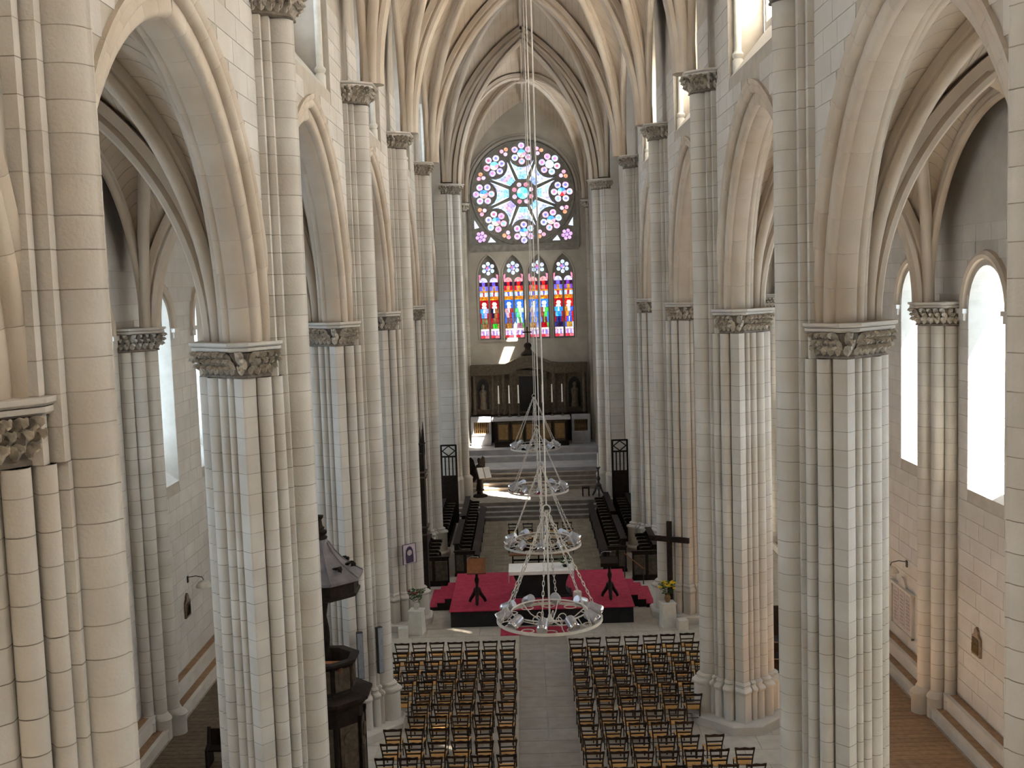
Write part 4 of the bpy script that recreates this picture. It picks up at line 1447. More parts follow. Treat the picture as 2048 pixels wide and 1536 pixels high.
def blossoms(parent, n, R, z0, h, rnd, mt_, sz=.055, name='blossom'):
    bm2 = MB().lathe([(.004, -sz * .5), (sz * .5, -sz * .3), (sz, .1 * sz), (sz * .85, sz * .35), (sz * .4, sz * .25), (.004, sz * .4)], 8).mesh(name, mt_, True)
    for k in range(n):
        a, r = rnd.uniform(0, 2 * pi), R * sqrt(rnd.random())
        put(name, bm2, parent, (cos(a) * r, sin(a) * r, z0 + h * rnd.random()), (rnd.uniform(-.6, .6), rnd.uniform(-.6, .6), 0))
t = thing('altar_bouquet', 'small dark-leaved bouquet with white flowers on the altar', 'flowers', (0.92, 39.85, PH + 1.0))
MB().lathe([(.05, 0), (.09, .02), (.10, .07), (.06, .10)], 12).build('bowl', 'iron', t, smooth=True)
leafy(t, 60, .24, .22, random.Random(1), .08, sz=.11)
blossoms(t, 7, .2, .15, .15, random.Random(2), 'white', .045)
t = thing('candle_drum', 'short white cylindrical candle stand on the red carpet', 'candle stand', (1.30, 39.15, PH))
MB().lathe([(.15, 0), (.155, .02), (.155, .25), (.15, .27)], 20).build('body', 'pot', t, smooth=True)
MB().lathe([(.135, .271), (.135, .285)], 20).build('candle', 'wax', t)

def lectern(name, label, x, y, z, mdesk, mcol, tilt, dw, dh, rz=0.0):
    t = thing(name, label, 'lectern', (x, y, z), rz)
    for k in range(3):
        a = radians(-90 + 120 * k)
        d = Vector((cos(a), sin(a), 0))
        pts = [d * .05 + Vector((0, 0, .55)), d * .10 + Vector((0, 0, .42)), d * .18 + Vector((0, 0, .28)), d * .27 + Vector((0, 0, .16)), d * .32 + Vector((0, 0, .05)), d * .28 + Vector((0, 0, .03))]
        MB().tube(pts, [.075, .07, .065, .06, .05, .03], 6).build('foot', mcol, t, smooth=True)
    MB().lathe([(.03, .22), (.07, .30), (.09, .45), (.06, .58), (.045, .7), (.075, .80), (.085, .88), (.05, .98), (.045, 1.12), (.08, 1.2)], 12).build('column', mcol, t, smooth=True)
    d = put('desk', None, t, (0, 0, 1.38), (tilt, 0, 0))
    MB().box(-dw / 2, dw / 2, -.02, .02, -dh / 2, dh / 2).build('board', mdesk, d)
    m = MB()
    m.box(-dw / 2 - .015, dw / 2 + .015, -.03, .12, -dh / 2 - .03, -dh / 2)
    m.box(-dw / 2 - .015, dw / 2 + .015, -.03, .03, dh / 2, dh / 2 + .02)
    m.build('ledge', mdesk, d)
    MB().tube([(.0 - dw * .5, 0.05, 1.55), (-dw * .45, .03, 1.66), (-dw * .25, .05, 1.70), (dw * .05, .08, 1.68), (dw * .12, .09, 1.66)], [.012, .012, .012, .014, .03], 6).build('microphone', 'lampgrey', t, smooth=True)
    return t
lectern('lectern', 'reddish wooden lectern with claw feet, left on the red platform', -2.28, 38.9, PH + .006, 'wood', 'darkwood', radians(-28), .66, .50)
lectern('lectern', 'dark lectern with almost flat desk, right on the red platform', 2.47, 39.1, PH + .006, 'darkwood', 'darkwood', radians(-72), .62, .42)

# ------------------------------------------------------------------ flower pedestals, cubes, cross, icon, loudspeakers
for s in (-1, 1):
    t = thing('flower_pedestal', 'pale tapering pedestal under the %s, beside the red platform' % ('yellow flowers' if s > 0 else 'red and green bouquet'), 'pedestal', (s * 4.34, 37.62, 0.0), .15 * s)
    MB().rings([[(-.25, -.25, 0), (.25, -.25, 0), (.25, .25, 0), (-.25, .25, 0)], [(-.22, -.22, .80), (.22, -.22, .80), (.22, .22, .80), (-.22, .22, .80)]]).build('block', 'pot', t)
    MB().box(-.25, .25, -.25, .25, .80, .84).build('top_slab', 'pot', t)
    t = thing('pale_cube', 'small white cube on the floor beside the %s flower pedestal' % SIDE[s], 'cube', (s * 4.78, 37.22, 0.0), .12)
    MB().rings([[(-.17, -.17, 0), (.17, -.17, 0), (.17, .17, 0), (-.17, .17, 0)], [(-.17, -.17, .34), (.17, -.17, .34), (.17, .17, .34), (-.17, .17, .34)], [(-.16, -.16, .35), (.16, -.16, .35), (.16, .16, .35), (-.16, .16, .35)]]).build('body', 'pot', t)
    t = thing('flower_vase', 'vase of %s on the pale pedestal' % ('bright yellow flowers' if s > 0 else 'dark red flowers and loose greenery'), 'flowers', (s * 4.34, 37.62, .84))
    MB().lathe([(.06, 0), (.08, .03), (.11, .16), (.07, .26), (.09, .30)], 14).build('vase', 'pot' if s < 0 else 'altarwood', t, smooth=True)
    leafy(t, 150, .30, .42, random.Random(5 + s), .26, sz=.085)
    if s > 0:
        blossoms(t, 22, .30, .52, .18, random.Random(9), 'yellow', .065)
    else:
        blossoms(t, 12, .26, .48, .2, random.Random(8), 'redflower', .055)
t = thing('standing_cross', 'tall plain dark wooden cross against the right pier', 'cross', (4.50, 38.08, 0.262), atan2(-.45, .85))
MB().box(-.085, .085, -.05, .05, 0, 3.30).build('upright', 'darkwood', t)
MB().box(-.72, .72, -.06, .045, 2.58, 2.76).build('crossbar', 'darkwood', t)
t = thing('icon', 'icon of a veiled head hung on the left pier', 'picture', (-4.56, 38.17, 2.33), radians(42))
MB().box(-.27, .27, 0.0, .03, 0, .68).build('panel', 'icon_bg', t)
m = MB()
m.plate([[(-.15, .02), (.16, .02), (.17, .25), (.15, .45), (.08, .58), (0, .61), (-.08, .58), (-.15, .47), (-.17, .25)], circ(0, .38, .105, 14)[::-1]], -.008, 0, lambda x, y, d: (x, d, y))
m.build('veil', 'icon_dark', t)
MB().plate([circ(0, .38, .10, 14)], -.012, 0, lambda x, y, d: (x, d, y)).build('face', 'icon_face', t)
m = MB()
m.box(-.28, .28, -.012, .03, -.012, 0).box(-.28, .28, -.012, .03, .68, .692).box(-.282, -.27, -.012, .03, 0, .68).box(.27, .282, -.012, .03, 0, .68)
m.build('frame', 'icon_dark', t)
for (dx, dy, rz, lab) in ((0.30, -1.06, .3, 'slim grey column loudspeaker nearer the pulpit on the left pier'), (0.76, -0.66, .75, 'slim grey column loudspeaker nearer the chairs on the left pier')):
    t = thing('loudspeaker', lab, 'loudspeaker', (-PC + dx, PY(3) + dy, 1.75), rz)
    MB().box(-.08, .08, -.05, .06, 0, 1.25).build('cabinet', 'iron', t)
    MB().box(-.07, .07, -.062, -.05, .02, 1.23).build('grille', 'speaker', t)
    MB().box(-.02, .02, .06, .16, .9, .94).build('bracket', 'iron', t)
    MB().box(-.02, .02, .06, .16, .25, .29).build('bracket', 'iron', t)

# ------------------------------------------------------------------ pulpit
t = thing('pulpit', 'dark carved octagonal pulpit under a peaked sounding board', 'pulpit', (-5.14, 25.0, 0.0), pi / 8)
def octa(r, z, n=8):
    return [(r * cos(2 * pi * k / n), r * sin(2 * pi * k / n), z) for k in range(n)]
MB().rings([octa(.90, 0), octa(.90, .25), octa(.84, .30), octa(.84, 2.45), octa(.90, 2.5), octa(1.02, 2.62), octa(1.08, 2.66), octa(1.08, 2.72), octa(.74, 2.78)]).build('base', 'darkwood', t)
pan = MB().box(-.025, .02, -.24, .24, 0, 1.55).box(.0, .045, -.17, .17, .15, .95)
pan.lathe([(.02, 0), (.17, .01), (.17, .04), (.02, .06)], 14, Matrix.Translation((.02, 0, 1.25)) @ Matrix.Rotation(pi / 2, 4, 'Y'))
pan = pan.mesh('base_panel', 'retwood')
tp = MB().box(-.02, .02, -.20, .20, 0, .50).box(.0, .035, -.12, .12, .10, .40).mesh('tub_panel', 'retwood')
pil = MB().lathe([(.045, 0), (.045, .08), (.03, .1), (.03, 1.6), (.045, 1.65), (.05, 1.75)], 8).mesh('pilaster', 'darkwood', True)
for k in range(8):
    a = (k + .5) * pi / 4
    put('base_panel', pan, t, (cos(a) * .785, sin(a) * .785, .55), (0, 0, a))
    put('tub_panel', tp, t, (cos(a) * .635, sin(a) * .635, 2.88), (0, 0, a))
    put('pilaster', pil, t, (cos(k * pi / 4) * .86, sin(k * pi / 4) * .86, .5))
m = MB()
m.rings([octa(.70, 2.76), octa(.66, 2.82), octa(.66, 3.40), octa(.72, 3.46), octa(.80, 3.50), octa(.80, 3.55), octa(.60, 3.55), octa(.58, 3.45), octa(.56, 2.80)])
m.build('tub', 'darkwood', t)
MB().box(-.25, .25, -.18, .18, 0, .03, Matrix.Rotation(.4, 4, 'X')).build('book_rest', 'wood', t, (.05, -.42, 3.4), (0, 0, -pi / 8))
tw = MB()
for q in range(2):
    tw.tube([(0.06 * cos(3.2 * z + q * pi), .06 * sin(3.2 * z + q * pi), z) for z in [3.5 + i * .06 for i in range(27)]], .075, 7)
tw.lathe([(.15, 3.0), (.15, 3.45), (.11, 3.52), (.08, 3.6)], 10).lathe([(.08, 4.95), (.13, 5.05), (.15, 5.15)], 10)
tw.build('support_post', 'darkwood', t, (.10, .50, 0), smooth=True)
cnp = put('canopy', None, t)
MB().rings([octa(.84, 5.02), octa(.90, 5.05), octa(.90, 5.10), octa(.86, 5.13), octa(.86, 5.34), octa(.95, 5.40)]).build('cornice', 'darkwood', cnp)
MB().rings([octa(.98, 5.40), octa(.98, 5.46), octa(.78, 5.58), octa(.52, 5.78), octa(.32, 6.02), octa(.20, 6.22), octa(.15, 6.32)]).build('roof', 'slate', cnp)
orn = MB().add([(v.co.x * 1.3, v.co.y * 1.6, v.co.z * 1.4) for v in LEAF.vertices], [tuple(p.vertices) for p in LEAF.polygons]).mesh('ornament', 'darkwood', True)
for k in range(8):
    a = k * pi / 4
    MB().tube([(cos(a) * r, sin(a) * r, z) for r, z in ((.98, 5.46), (.78, 5.59), (.52, 5.79), (.32, 6.03), (.2, 6.23))], .018, 5).build('roof_rib', 'slate', cnp)
    a += pi / 8
    put('ornament', orn, cnp, (cos(a) * .56, sin(a) * .56, 5.72), (0, .5, a))
MB().lathe([(.17, 6.30), (.19, 6.34), (.13, 6.38), (.18, 6.44), (.18, 6.48), (.11, 6.52), (.13, 6.56), (.09, 6.60), (.07, 6.74), (.11, 6.80), (.12, 6.84), (.02, 6.86)], 12).build('finial', 'darkwood', cnp, smooth=True)

# ------------------------------------------------------------------ choir stalls
ARM = MB().plate([[(0, 0), (.52, 0), (.52, .42), (.40, .52), (.36, .66), (.44, .80), (.58, .86), (.60, .94), (.50, .99), (.30, .98), (.16, 1.06), (.10, 1.22), (0, 1.22)]], -.03, .03, lambda x, y, d: (x, d, y)).mesh('arm', 'darkwood')
ARMTOP = MB().box(.14, .62, -.045, .045, .985, 1.005).mesh('arm_highlight', 'retwood')  # lighter strip paints in the highlight along the arm top
def stall_row(label, s, xb, y0, n, z, pitch=.66):
    t = thing('choir_stalls', label, 'choir stalls', (s * xb, y0, z), pi if s > 0 else 0, 'choir stalls')
    sy = 1 if s < 0 else -1
    L_ = n * pitch
    ya, yb = sorted((0, sy * L_))
    MB().box(-.05, .0, ya - .03, yb + .03, 0, 1.30).build('back_panel', 'darkwood', t)
    MB().box(-.10, .16, ya - .05, yb + .05, 1.30, 1.35).build('capping', 'darkwood', t)
    MB().box(-.05, .60, ya - .03, yb + .03, 0.0, .10).build('platform', 'darkwood', t)
    for k in range(n + 1):
        a = put('arm', ARM, t, (0, sy * k * pitch, .1))
        put('arm_highlight', ARMTOP, a)
    for k in range(n):
        yy = sy * (k + .5) * pitch
        MB().box(.0, .45, yy - .29, yy + .29, .50, .54).build('seat', 'darkwood', t)
stall_row('left front choir stalls, near group beside the red platform', -1, 3.42, 45.1, 7, .004)
stall_row('left front choir stalls, far group towards the steps', -1, 3.42, 50.6, 7, .004)
stall_row('left rear choir stalls, short near group beside the far pier', -1, 4.70, 43.9, 5, .004, .62)
stall_row('left rear choir stalls, far group under the tall screen', -1, 4.62, 50.2, 7, .004)
stall_row('right front choir stalls, near group beside the red platform', 1, 3.55, 45.1, 7, .004)
stall_row('right front choir stalls, far group towards the steps', 1, 3.55, 50.6, 7, .004)
stall_row('right rear choir stalls, short near group behind the wooden cross', 1, 4.75, 43.9, 5, .004, .62)
stall_row('right rear choir stalls, far group under the tall screen', 1, 4.62, 50.2, 7, .004)
def panel_screen(label, x0, x1, y, h, n):
    t = thing('stall_end_screen', label, 'screen', ((x0 + x1) / 2, y, .004), 0, 'panelled screens at the ends of the stalls')
    w = x1 - x0
    MB().box(-w / 2, w / 2, -.03, .03, 0, h).build('board', 'darkwood', t)
    MB().box(-w / 2 - .03, w / 2 + .03, -.07, .07, h, h + .05).build('top_rail', 'darkwood', t)
    MB().box(-w / 2 - .02, w / 2 + .02, -.05, .05, 0, .12).build('kick_rail', 'darkwood', t)
    for k in range(n):
        xa = -w / 2 + w * k / n + .06
        xb = -w / 2 + w * (k + 1) / n - .06
        MB().rings([[(xa, -.03, .22), (xb, -.03, .22), (xb, -.03, h - .12), (xa, -.03, h - .12)], [(xa + .04, -.055, .26), (xb - .04, -.055, .26), (xb - .04, -.055, h - .16), (xa + .04, -.055, h - .16)]]).build('raised_panel', 'retwood', t)
panel_screen('low dark panelled screen left of the platform, near the icon pier', -4.85, -3.60, 43.55, 1.15, 2)
panel_screen('dark panelled desk end in front of the left front stalls', -3.46, -2.62, 44.95, 1.02, 2)
panel_screen('low dark panelled screen behind the tall wooden cross', 3.70, 4.85, 43.55, 1.15, 2)
panel_screen('dark panelled desk end in front of the right front stalls', 2.85, 3.60, 44.95, 1.02, 2)
for s in (-1, 1):
    t = thing('reading_desk', 'long dark reading desk before the %s front stalls' % SIDE[s], 'desk', (s * 2.62 if s < 0 else 2.72, 0, .004))
    MB().box(-.04, .04, 45.1, 55.0, 0, .80).build('front_board', 'darkwood', t)
    MB().box(-.16, .16, 45.1, 55.0, -.02, .02, Matrix.Translation((0, 0, .84)) @ Matrix.Rotation(-.3 * s, 4, 'Y')).build('sloping_top', 'darkwood', t)
    for k in range(6):
        MB().box(-.07, .07, 45.2 + k * 1.9, 45.3 + k * 1.9, 0, .8).build('post', 'darkwood', t)
    # tall screens closing the stalls
    x0, x1 = (3.92, 4.66)
    t = thing('tall_screen', 'tall dark screen with diamond lattice and bars above the %s stalls' % SIDE[s], 'screen', (s * (x0 + x1) / 2, 55.30, .004))
    w = (x1 - x0) / 2
    MB().box(-w, w, -.04, .04, 0, 2.35).build('lower_panel', 'darkwood', t)
    for q in (-1, 1):
        MB().box(q * w - .045, q * w + .045, -.05, .05, 0, 3.98).build('stile', 'darkwood', t)
    for z in (2.38, 3.38, 3.95):
        MB().box(-w, w, -.04, .04, z - .04, z + .04).build('rail', 'darkwood', t)
    for k in range(3):
        xx = -w + 2 * w * (k + 1) / 4
        MB().box(xx - .03, xx + .03, -.025, .025, 2.4, 3.38).build('bar', 'darkwood', t)
    m = MB()
    zc = 3.665
    for p, q in (((-w, zc), (0, zc + .25)), ((0, zc + .25), (w, zc)), ((w, zc), (0, zc - .25)), ((0, zc - .25), (-w, zc))):
        m.bar((p[0] * .85, 0, p[1]), (q[0] * .85, 0, q[1]), .025)
    m.build('diamond_lattice', 'darkwood', t)
t = thing('pinnacled_canopy', 'tall narrow dark wooden canopy with spiky pinnacles behind the icon pier', 'canopy', (-4.50, 42.85, .004))
MB().box(-.16, .16, -.30, .30, 0, 5.5).build('post', 'darkwood', t)
for k, (dx, dy, h) in enumerate(((-.13, -.22, 1.75), (.02, 0, 1.15), (.12, .22, 1.3), (.12, -.2, 1.05))):
    MB().lathe([(.06, 0), (.06, .4), (.085, .45), (.05, .5), (.035, h * .7), (.008, h)], 6).build('pinnacle', 'darkwood', t, (dx, dy, 5.4))
for z in (4.55, 4.75, 2.6, 2.3):
    MB().box(-.2, .24, -.34, .34, z, z + .06).build('carved_band', 'retwood', t)
t = thing('barrier_pole', 'slanting reddish pole in front of the right choir screens', 'pole', (3.72, 43.2, .004))
MB().tube([(-.35, 0.1, 1.18), (.35, -.25, .62)], .022, 6).build('bar', 'wood', t)
MB().tube([(-.35, .1, 0), (-.35, .1, 1.2)], .02, 6).build('post', 'iron', t)
MB().tube([(.35, -.25, 0), (.35, -.25, .64)], .02, 6).build('post', 'iron', t)

# ------------------------------------------------------------------ high altar, retable, rails
AZ = 2.28
t = thing('high_altar', 'long high altar with amber wooden panels and pale top at the east end', 'altar', (-0.06, 65.9, AZ))
MB().box(-2.2, 2.2, -.62, .5, 0, .30).build('footpace', 'darkwood', t)
MB().box(-2.12, 2.12, -.5, .5, .30, 1.50).build('body', 'retwood', t)
for k in range(5):
    xc_ = -1.68 + k * .84
    MB().rings([[(xc_ - .30, -.50, .42), (xc_ + .30, -.50, .42), (xc_ + .30, -.50, 1.34), (xc_ - .30, -.50, 1.34)], [(xc_ - .27, -.53, .45), (xc_ + .27, -.53, .45), (xc_ + .27, -.53, 1.31), (xc_ - .27, -.53, 1.31)]]).build('front_panel', 'altarwood', t)
for k in range(6):
    xc_ = -2.07 + k * .828
    MB().box(xc_ - .07, xc_ + .07, -.56, -.48, .32, 1.46).build('pilaster', 'darkwood', t)
MB().box(-2.3, 2.3, -.66, .5, 1.50, 1.56).build('cornice', 'darkwood', t)
MB().box(-2.32, 2.32, -.70, .5, 1.56, 1.70).build('altar_top', 'bluestone', t)
t = thing('retable', 'wide dark carved retable with twisted columns and a curved cornice', 'retable', (-0.10, 67.55, AZ))
MB().box(-3.5, 3.5, 0, .55, 0, 4.35).build('back_panel', 'retwood', t)
MB().box(-3.5, 3.5, -.25, .1, 0, 1.75).build('dado', 'darkwood', t)
top = [(-3.55, 4.62), (-2.2, 4.62), (-1.4, 4.68), (-.8, 4.95), (-.3, 5.12), (.3, 5.12), (.8, 4.95), (1.4, 4.68), (2.2, 4.62), (3.55, 4.62)]
bot = [(-3.55, 4.12), (-2.0, 4.12), (-1.4, 4.15), (-.8, 4.38), (-.3, 4.52), (.3, 4.52), (.8, 4.38), (1.4, 4.15), (2.0, 4.12), (3.55, 4.12)]
MB().plate([top + bot[::-1]], -.30, .5, lambda x, y, d: (x, d, y)).build('cornice', 'retwood', t)
MB().plate([[(a, b + .12) for a, b in top] + [(a, b - .02) for a, b in top[::-1]]], -.42, .5, lambda x, y, d: (x, d, y)).build('crown_moulding', 'retwood', t)
def twisted():
    m = MB()
    for q in range(2):
        m.tube([(.045 * cos(3.6 * z + q * pi), .045 * sin(3.6 * z + q * pi), z) for z in [i * .07 for i in range(31)]], .075, 7)
    m.lathe([(.16, -.25), (.16, -.1), (.1, -.03), (.1, .02)], 10).lathe([(.1, 2.08), (.11, 2.12), (.17, 2.30), (.17, 2.36)], 10)
    return m.mesh('twisted_column', 'retwood', True)
TWC = twisted()
for x in (-1.58, -1.08, 1.0, 1.5):
    put('twisted_column', TWC, t, (x, -.14, 1.98))
PLC = MB().lathe([(.15, -.25), (.15, -.1), (.1, -.03), (.1, 2.08), (.11, 2.12), (.16, 2.30), (.16, 2.36)], 10).mesh('plain_column', 'retwood', True)
for x in (-3.36, -2.25, 2.15, 3.32):
    put('plain_column', PLC, t, (x, -.14, 1.98))
for x in (-2.82, 2.75):
    MB().plate([pointed(0, .36, 0, 1.35, 1.85)], -.02, .02, lambda a, b, d: (a, d, b)).build('niche', 'black', t, (x, -.03, 2.05))
    m = MB()
    m.rings([[(r * cos(q * pi / 5), r * .7 * sin(q * pi / 5) - .14, z) for q in range(10)] for r, z in ((.2, 0), (.22, .1), (.17, .5), (.2, .85), (.22, 1.08), (.1, 1.2), (.06, 1.24), (.1, 1.32), (.11, 1.42), (.05, 1.52))])
    m.build('niche_statue', 'retwood', t, (x, -.02, 2.05), smooth=True)
MB().box(-.62, .62, -.06, .02, 1.85, 4.0).build('painting', 'black', t)
fr = MB().box(-.7, -.62, -.12, 0, 1.8, 4.1).box(.62, .7, -.12, 0, 1.8, 4.1).box(-.7, .7, -.12, 0, 1.76, 1.85).box(-.7, .7, -.12, 0, 4.0, 4.08)
fr.build('painting_frame', 'retwood', t)
t = thing('crowning_cross', 'dark cross on an urn crowning the retable', 'cross', (-0.12, 67.7, AZ + 5.24))
MB().lathe([(.42, 0), (.46, .06), (.40, .16), (.22, .30), (.16, .45), (.24, .58), (.20, .70), (.10, .78)], 14).build('urn', 'darkwood', t, smooth=True)
MB().box(-.035, .035, -.03, .03, .76, 1.75).build('upright', 'darkwood', t)
MB().box(-.30, .30, -.03, .03, 1.38, 1.46).build('crossbar', 'darkwood', t)
for k, x in enumerate((-1.96, -1.33, -.78, .66, 1.23, 1.84)):
    t = thing('tall_candle', 'tall white candle on the high altar, %s from the left' % ORD[k], 'candle', (x, 66.2, AZ + 1.70), 0, 'candles on the high altar')
    MB().lathe([(.13, 0), (.13, .03), (.05, .08), (.03, .2), (.06, .34), (.03, .45), (.03, .72), (.09, .78), (.09, .81)], 12).build('candlestick', 'retwood', t, smooth=True)
    MB().lathe([(.055, .81), (.05, .9), (.042, 1.3), (.036, 1.86), (.01, 1.9)], 10).build('candle', 'wax', t, smooth=True)
BAL = MB().lathe([(.05, 0), (.05, .05), (.03, .09), (.055, .28), (.03, .5), (.03, .6), (.05, .66), (.05, .72)], 10).mesh('baluster', 'altarwood', True)
for s, xa, xb in ((-1, -3.66, -2.46), (1, 2.36, 3.46)):
    t = thing('balustrade', 'short altar balustrade with turned balusters, %s of the high altar' % SIDE[s], 'balustrade', (0, 66.3, AZ))
    MB().box(xa, xb, -.16, .16, 0, .62).build('base', 'bluestone', t)
    MB().box(xa, xb, -.19, .19, .62, .72).build('bottom_rail', 'bluestone', t)
    MB().box(xa, xb, -.26, .22, 1.44, 1.72).build('top_rail', 'bluestone', t)
    for q in (xa + .08, xb - .08):
        MB().box(q - .08, q + .08, -.15, .15, .72, 1.44).build('end_post', 'bluestone', t)
    n = 7
    for k in range(n):
        put('baluster', BAL, t, (xa + .24 + (xb - xa - .48) * k / (n - 1), 0, .72))

# angel lectern
t = thing('angel_lectern', 'dark winged angel statue holding up a large open book', 'statue', (-2.92, 58.45, .70), radians(25))
m = MB()
m.rings([octa(.42, 0), octa(.42, .06), octa(.30, .12), octa(.18, .16), octa(.16, .30), octa(.24, .34), octa(.24, .38)])
m.build('pedestal', 'darkwood', t)
m = MB()
def ell(rx, ry, z, dx=0, dy=0, n=14):
    return [(dx + rx * cos(2 * pi * k / n), dy + ry * sin(2 * pi * k / n), z) for k in range(n)]
m.rings([ell(.19, .16, .38), ell(.21, .18, .42), ell(.17, .15, .70), ell(.15, .13, .95), ell(.17, .14, 1.12), ell(.14, .11, 1.28), ell(.17, .12, 1.48), ell(.20, .12, 1.62), ell(.16, .10, 1.70), ell(.06, .06, 1.75), ell(.055, .055, 1.80), ell(.08, .09, 1.85, 0, -.01), ell(.095, .11, 1.93, 0, -.01), ell(.09, .10, 2.01, 0, -.01), ell(.05, .06, 2.07)])
for s in (-1, 1):
    m.tube([(s * .18, 0, 1.60), (s * .25, -.06, 1.40), (s * .24, -.22, 1.30), (s * .20, -.40, 1.36)], [.065, .06, .05, .035], 8)
m.build('body', 'darkwood', t, smooth=True)
for s in (-1, 1):
    wl = [(.05, 1.0), (.12, 1.55), (.22, 1.95), (.34, 2.10), (.46, 2.02), (.50, 1.75), (.46, 1.35), (.36, 1.0), (.26, .75), (.16, .85)]
    MB().plate([[(s * a, b) for a, b in wl]], -.03, .03, lambda a, b, d: (a, .15 + abs(a) * .45 + d, b)).build('wing', 'darkwood', t)
t = thing('open_book', 'large open book with red marker on the angel lectern', 'book', (-2.66, 57.98, 2.04), radians(22))
RX = Matrix.Rotation(radians(-35), 4, 'X')
for s in (-1, 1):
    MB().box(min(0, s * .34), max(0, s * .34), -.02, .02, -.31, .31, RX @ Matrix.Rotation(s * -.12, 4, 'Z')).build('page', 'paper', t)
MB().box(-.015, .015, -.035, -.02, -.33, .30, RX).build('marker', 'redflower', t)
MB().box(-.35, .35, .02, .035, -.34, .32, RX).build('cover', 'altarwood', t)
t = thing('great_candlestick', 'dark ornate candlestick with a white candle right of the steps', 'candlestick', (3.32, 57.50, .70))
for k in range(3):
    a = radians(30 + 120 * k)
    MB().tube([(cos(a) * r, sin(a) * r, z) for r, z in ((.03, .55), (.12, .5), (.2, .3), (.3, .12), (.36, .03))], [.06, .06, .05, .05, .04], 6).build('foot', 'iron', t, smooth=True)
MB().lathe([(.05, .3), (.13, .5), (.16, .62), (.07, .72), (.05, .8), (.10, .9), (.11, .98), (.045, 1.08), (.04, 1.42), (.12, 1.52), (.13, 1.55)], 12).build('stem', 'iron', t, smooth=True)
MB().lathe([(.045, 1.55), (.04, 2.25), (.01, 2.28)], 10).build('candle', 'wax', t, smooth=True)
t = thing('dark_stool', 'low dark stool beside the great candlestick', 'stool', (2.66, 57.75, .70))
MB().box(-.2, .2, -.2, .2, .42, .48).build('seat', 'darkwood', t)
for a in (-1, 1):
    for b in (-1, 1):
        MB().bar((a * .16, b * .16, 0), (a * .16, b * .16, .42), .025).build('leg', 'darkwood', t)

# ------------------------------------------------------------------ chandeliers
CR = 1.19
def chand_parts():
    P = []
    m = MB()
    rings = []
    n = 60
    for k in range(n):
        a = 2 * pi * k / n
        rings.append([(r * cos(a), r * sin(a), z) for r, z in ((CR - .02, -.03), (CR + .015, -.03), (CR + .015, .035), (CR - .02, .035))])
    m.rings(rings + [rings[0]], cap=False)
    P.append(('outer_hoop', m.mesh('outer_hoop', 'lamp'), (0, 0, -.05), (0, 0, 0)))
    P.append(('inner_hoop', MB().tube([(.86 * cos(2 * pi * k / 48), .86 * sin(2 * pi * k / 48), .14) for k in range(48)], .018, 6, True).mesh('inner_hoop', 'lamp', True), (0, 0, 0), (0, 0, 0)))
    sc_ = MB()
    for k in range(12):
        a = 2 * pi * k / 12
        c0 = Vector((cos(a) * 1.0, sin(a) * 1.0, -.05))
        e = Vector((-sin(a), cos(a), 0))
        r_ = Vector((cos(a), sin(a), 0))
        sc_.tube([c0 + (e * cos(q) * .14 + r_ * sin(q) * .13) for q in [2 * pi * i / 12 for i in range(12)]], .012, 5, True)
        a2 = a + pi / 12
        sc_.tube([(cos(a2) * .86, sin(a2) * .86, .14), (cos(a2) * 1.0, sin(a2) * 1.0, .0), (cos(a2) * 1.17, sin(a2) * 1.17, -.04)], .012, 5)
    P.append(('scrollwork', sc_.mesh('scrollwork', 'lamp', True), (0, 0, 0), (0, 0, 0)))
    st = MB()
    for k in range(6):
        a = 2 * pi * k / 6 + .26
        st.tube([(cos(a) * .08, sin(a) * .08, -.10), (cos(a) * .35, sin(a) * .35, -.14), (cos(a) * .6, sin(a) * .6, -.06), (cos(a) * .86, sin(a) * .86, .13)], .013, 5)
        c0 = Vector((cos(a) * .3, sin(a) * .3, -.06))
        st.tube([c0 + Vector((cos(a) * cos(q) * .1, sin(a) * cos(q) * .1, sin(q) * .1)) for q in [2 * pi * i / 10 for i in range(10)]], .011, 5, True)
    st.lathe([(.02, -.2), (.09, -.15), (.10, -.08), (.04, -.02), (.03, .05)], 10)
    P.append(('centre_spider', st.mesh('centre_spider', 'lamp', True), (0, 0, 0), (0, 0, 0)))
    P.append(('stem_tube', MB().tube([(0, 0, -.1), (0, 0, 2.35)], .022, 6).mesh('stem_tube', 'lamp', True), (0, 0, 0), (0, 0, 0)))
    lk = MB()
    A, B = Vector((0, 0, 0)), Vector((-CR + .06, 0, 2.42))
    d = (B - A).normalized()
    e1 = Vector((0, 1, 0))
    e2 = d.cross(e1)
    nl = 24
    Ls = (B - A).length / nl
    for i in range(nl):
        c0 = A + d * (i + .5) * Ls
        e = e1 if i % 2 else e2
        lk.tube([c0 + d * cos(q) * Ls * .66 + e * sin(q) * .024 for q in [2 * pi * j / 10 for j in range(10)]], .0085, 5, True)
    chain = lk.mesh('chain', 'lamp', True)
    for k in range(6):
        a = 2 * pi * k / 6 + .35
        P.append(('chain', chain, (cos(a) * (CR - .03), sin(a) * (CR - .03), 0.0), (0, 0, a)))
    P.append(('hanging_ring', MB().tube([(.09 * cos(q), 0, 2.46 + .11 * sin(q)) for q in [2 * pi * j / 16 for j in range(16)]], .014, 6, True).mesh('hanging_ring', 'lamp', True), (0, 0, 0), (0, 0, 0)))
    return P
CHP = chand_parts()
LH = MB().lathe([(.10, -.17), (.115, -.16), (.115, .12), (.095, .15)], 14).mesh('lamp_housing', 'lampgrey', True)
LF = MB().lathe([(.117, -.18), (.124, -.17), (.124, -.11), (.117, -.105)], 14).mesh('lamp_rim', 'steel', True)
LB = MB().lathe([(.10, -.175), (.10, -.173)], 14).mesh('lamp_glass', 'paper')
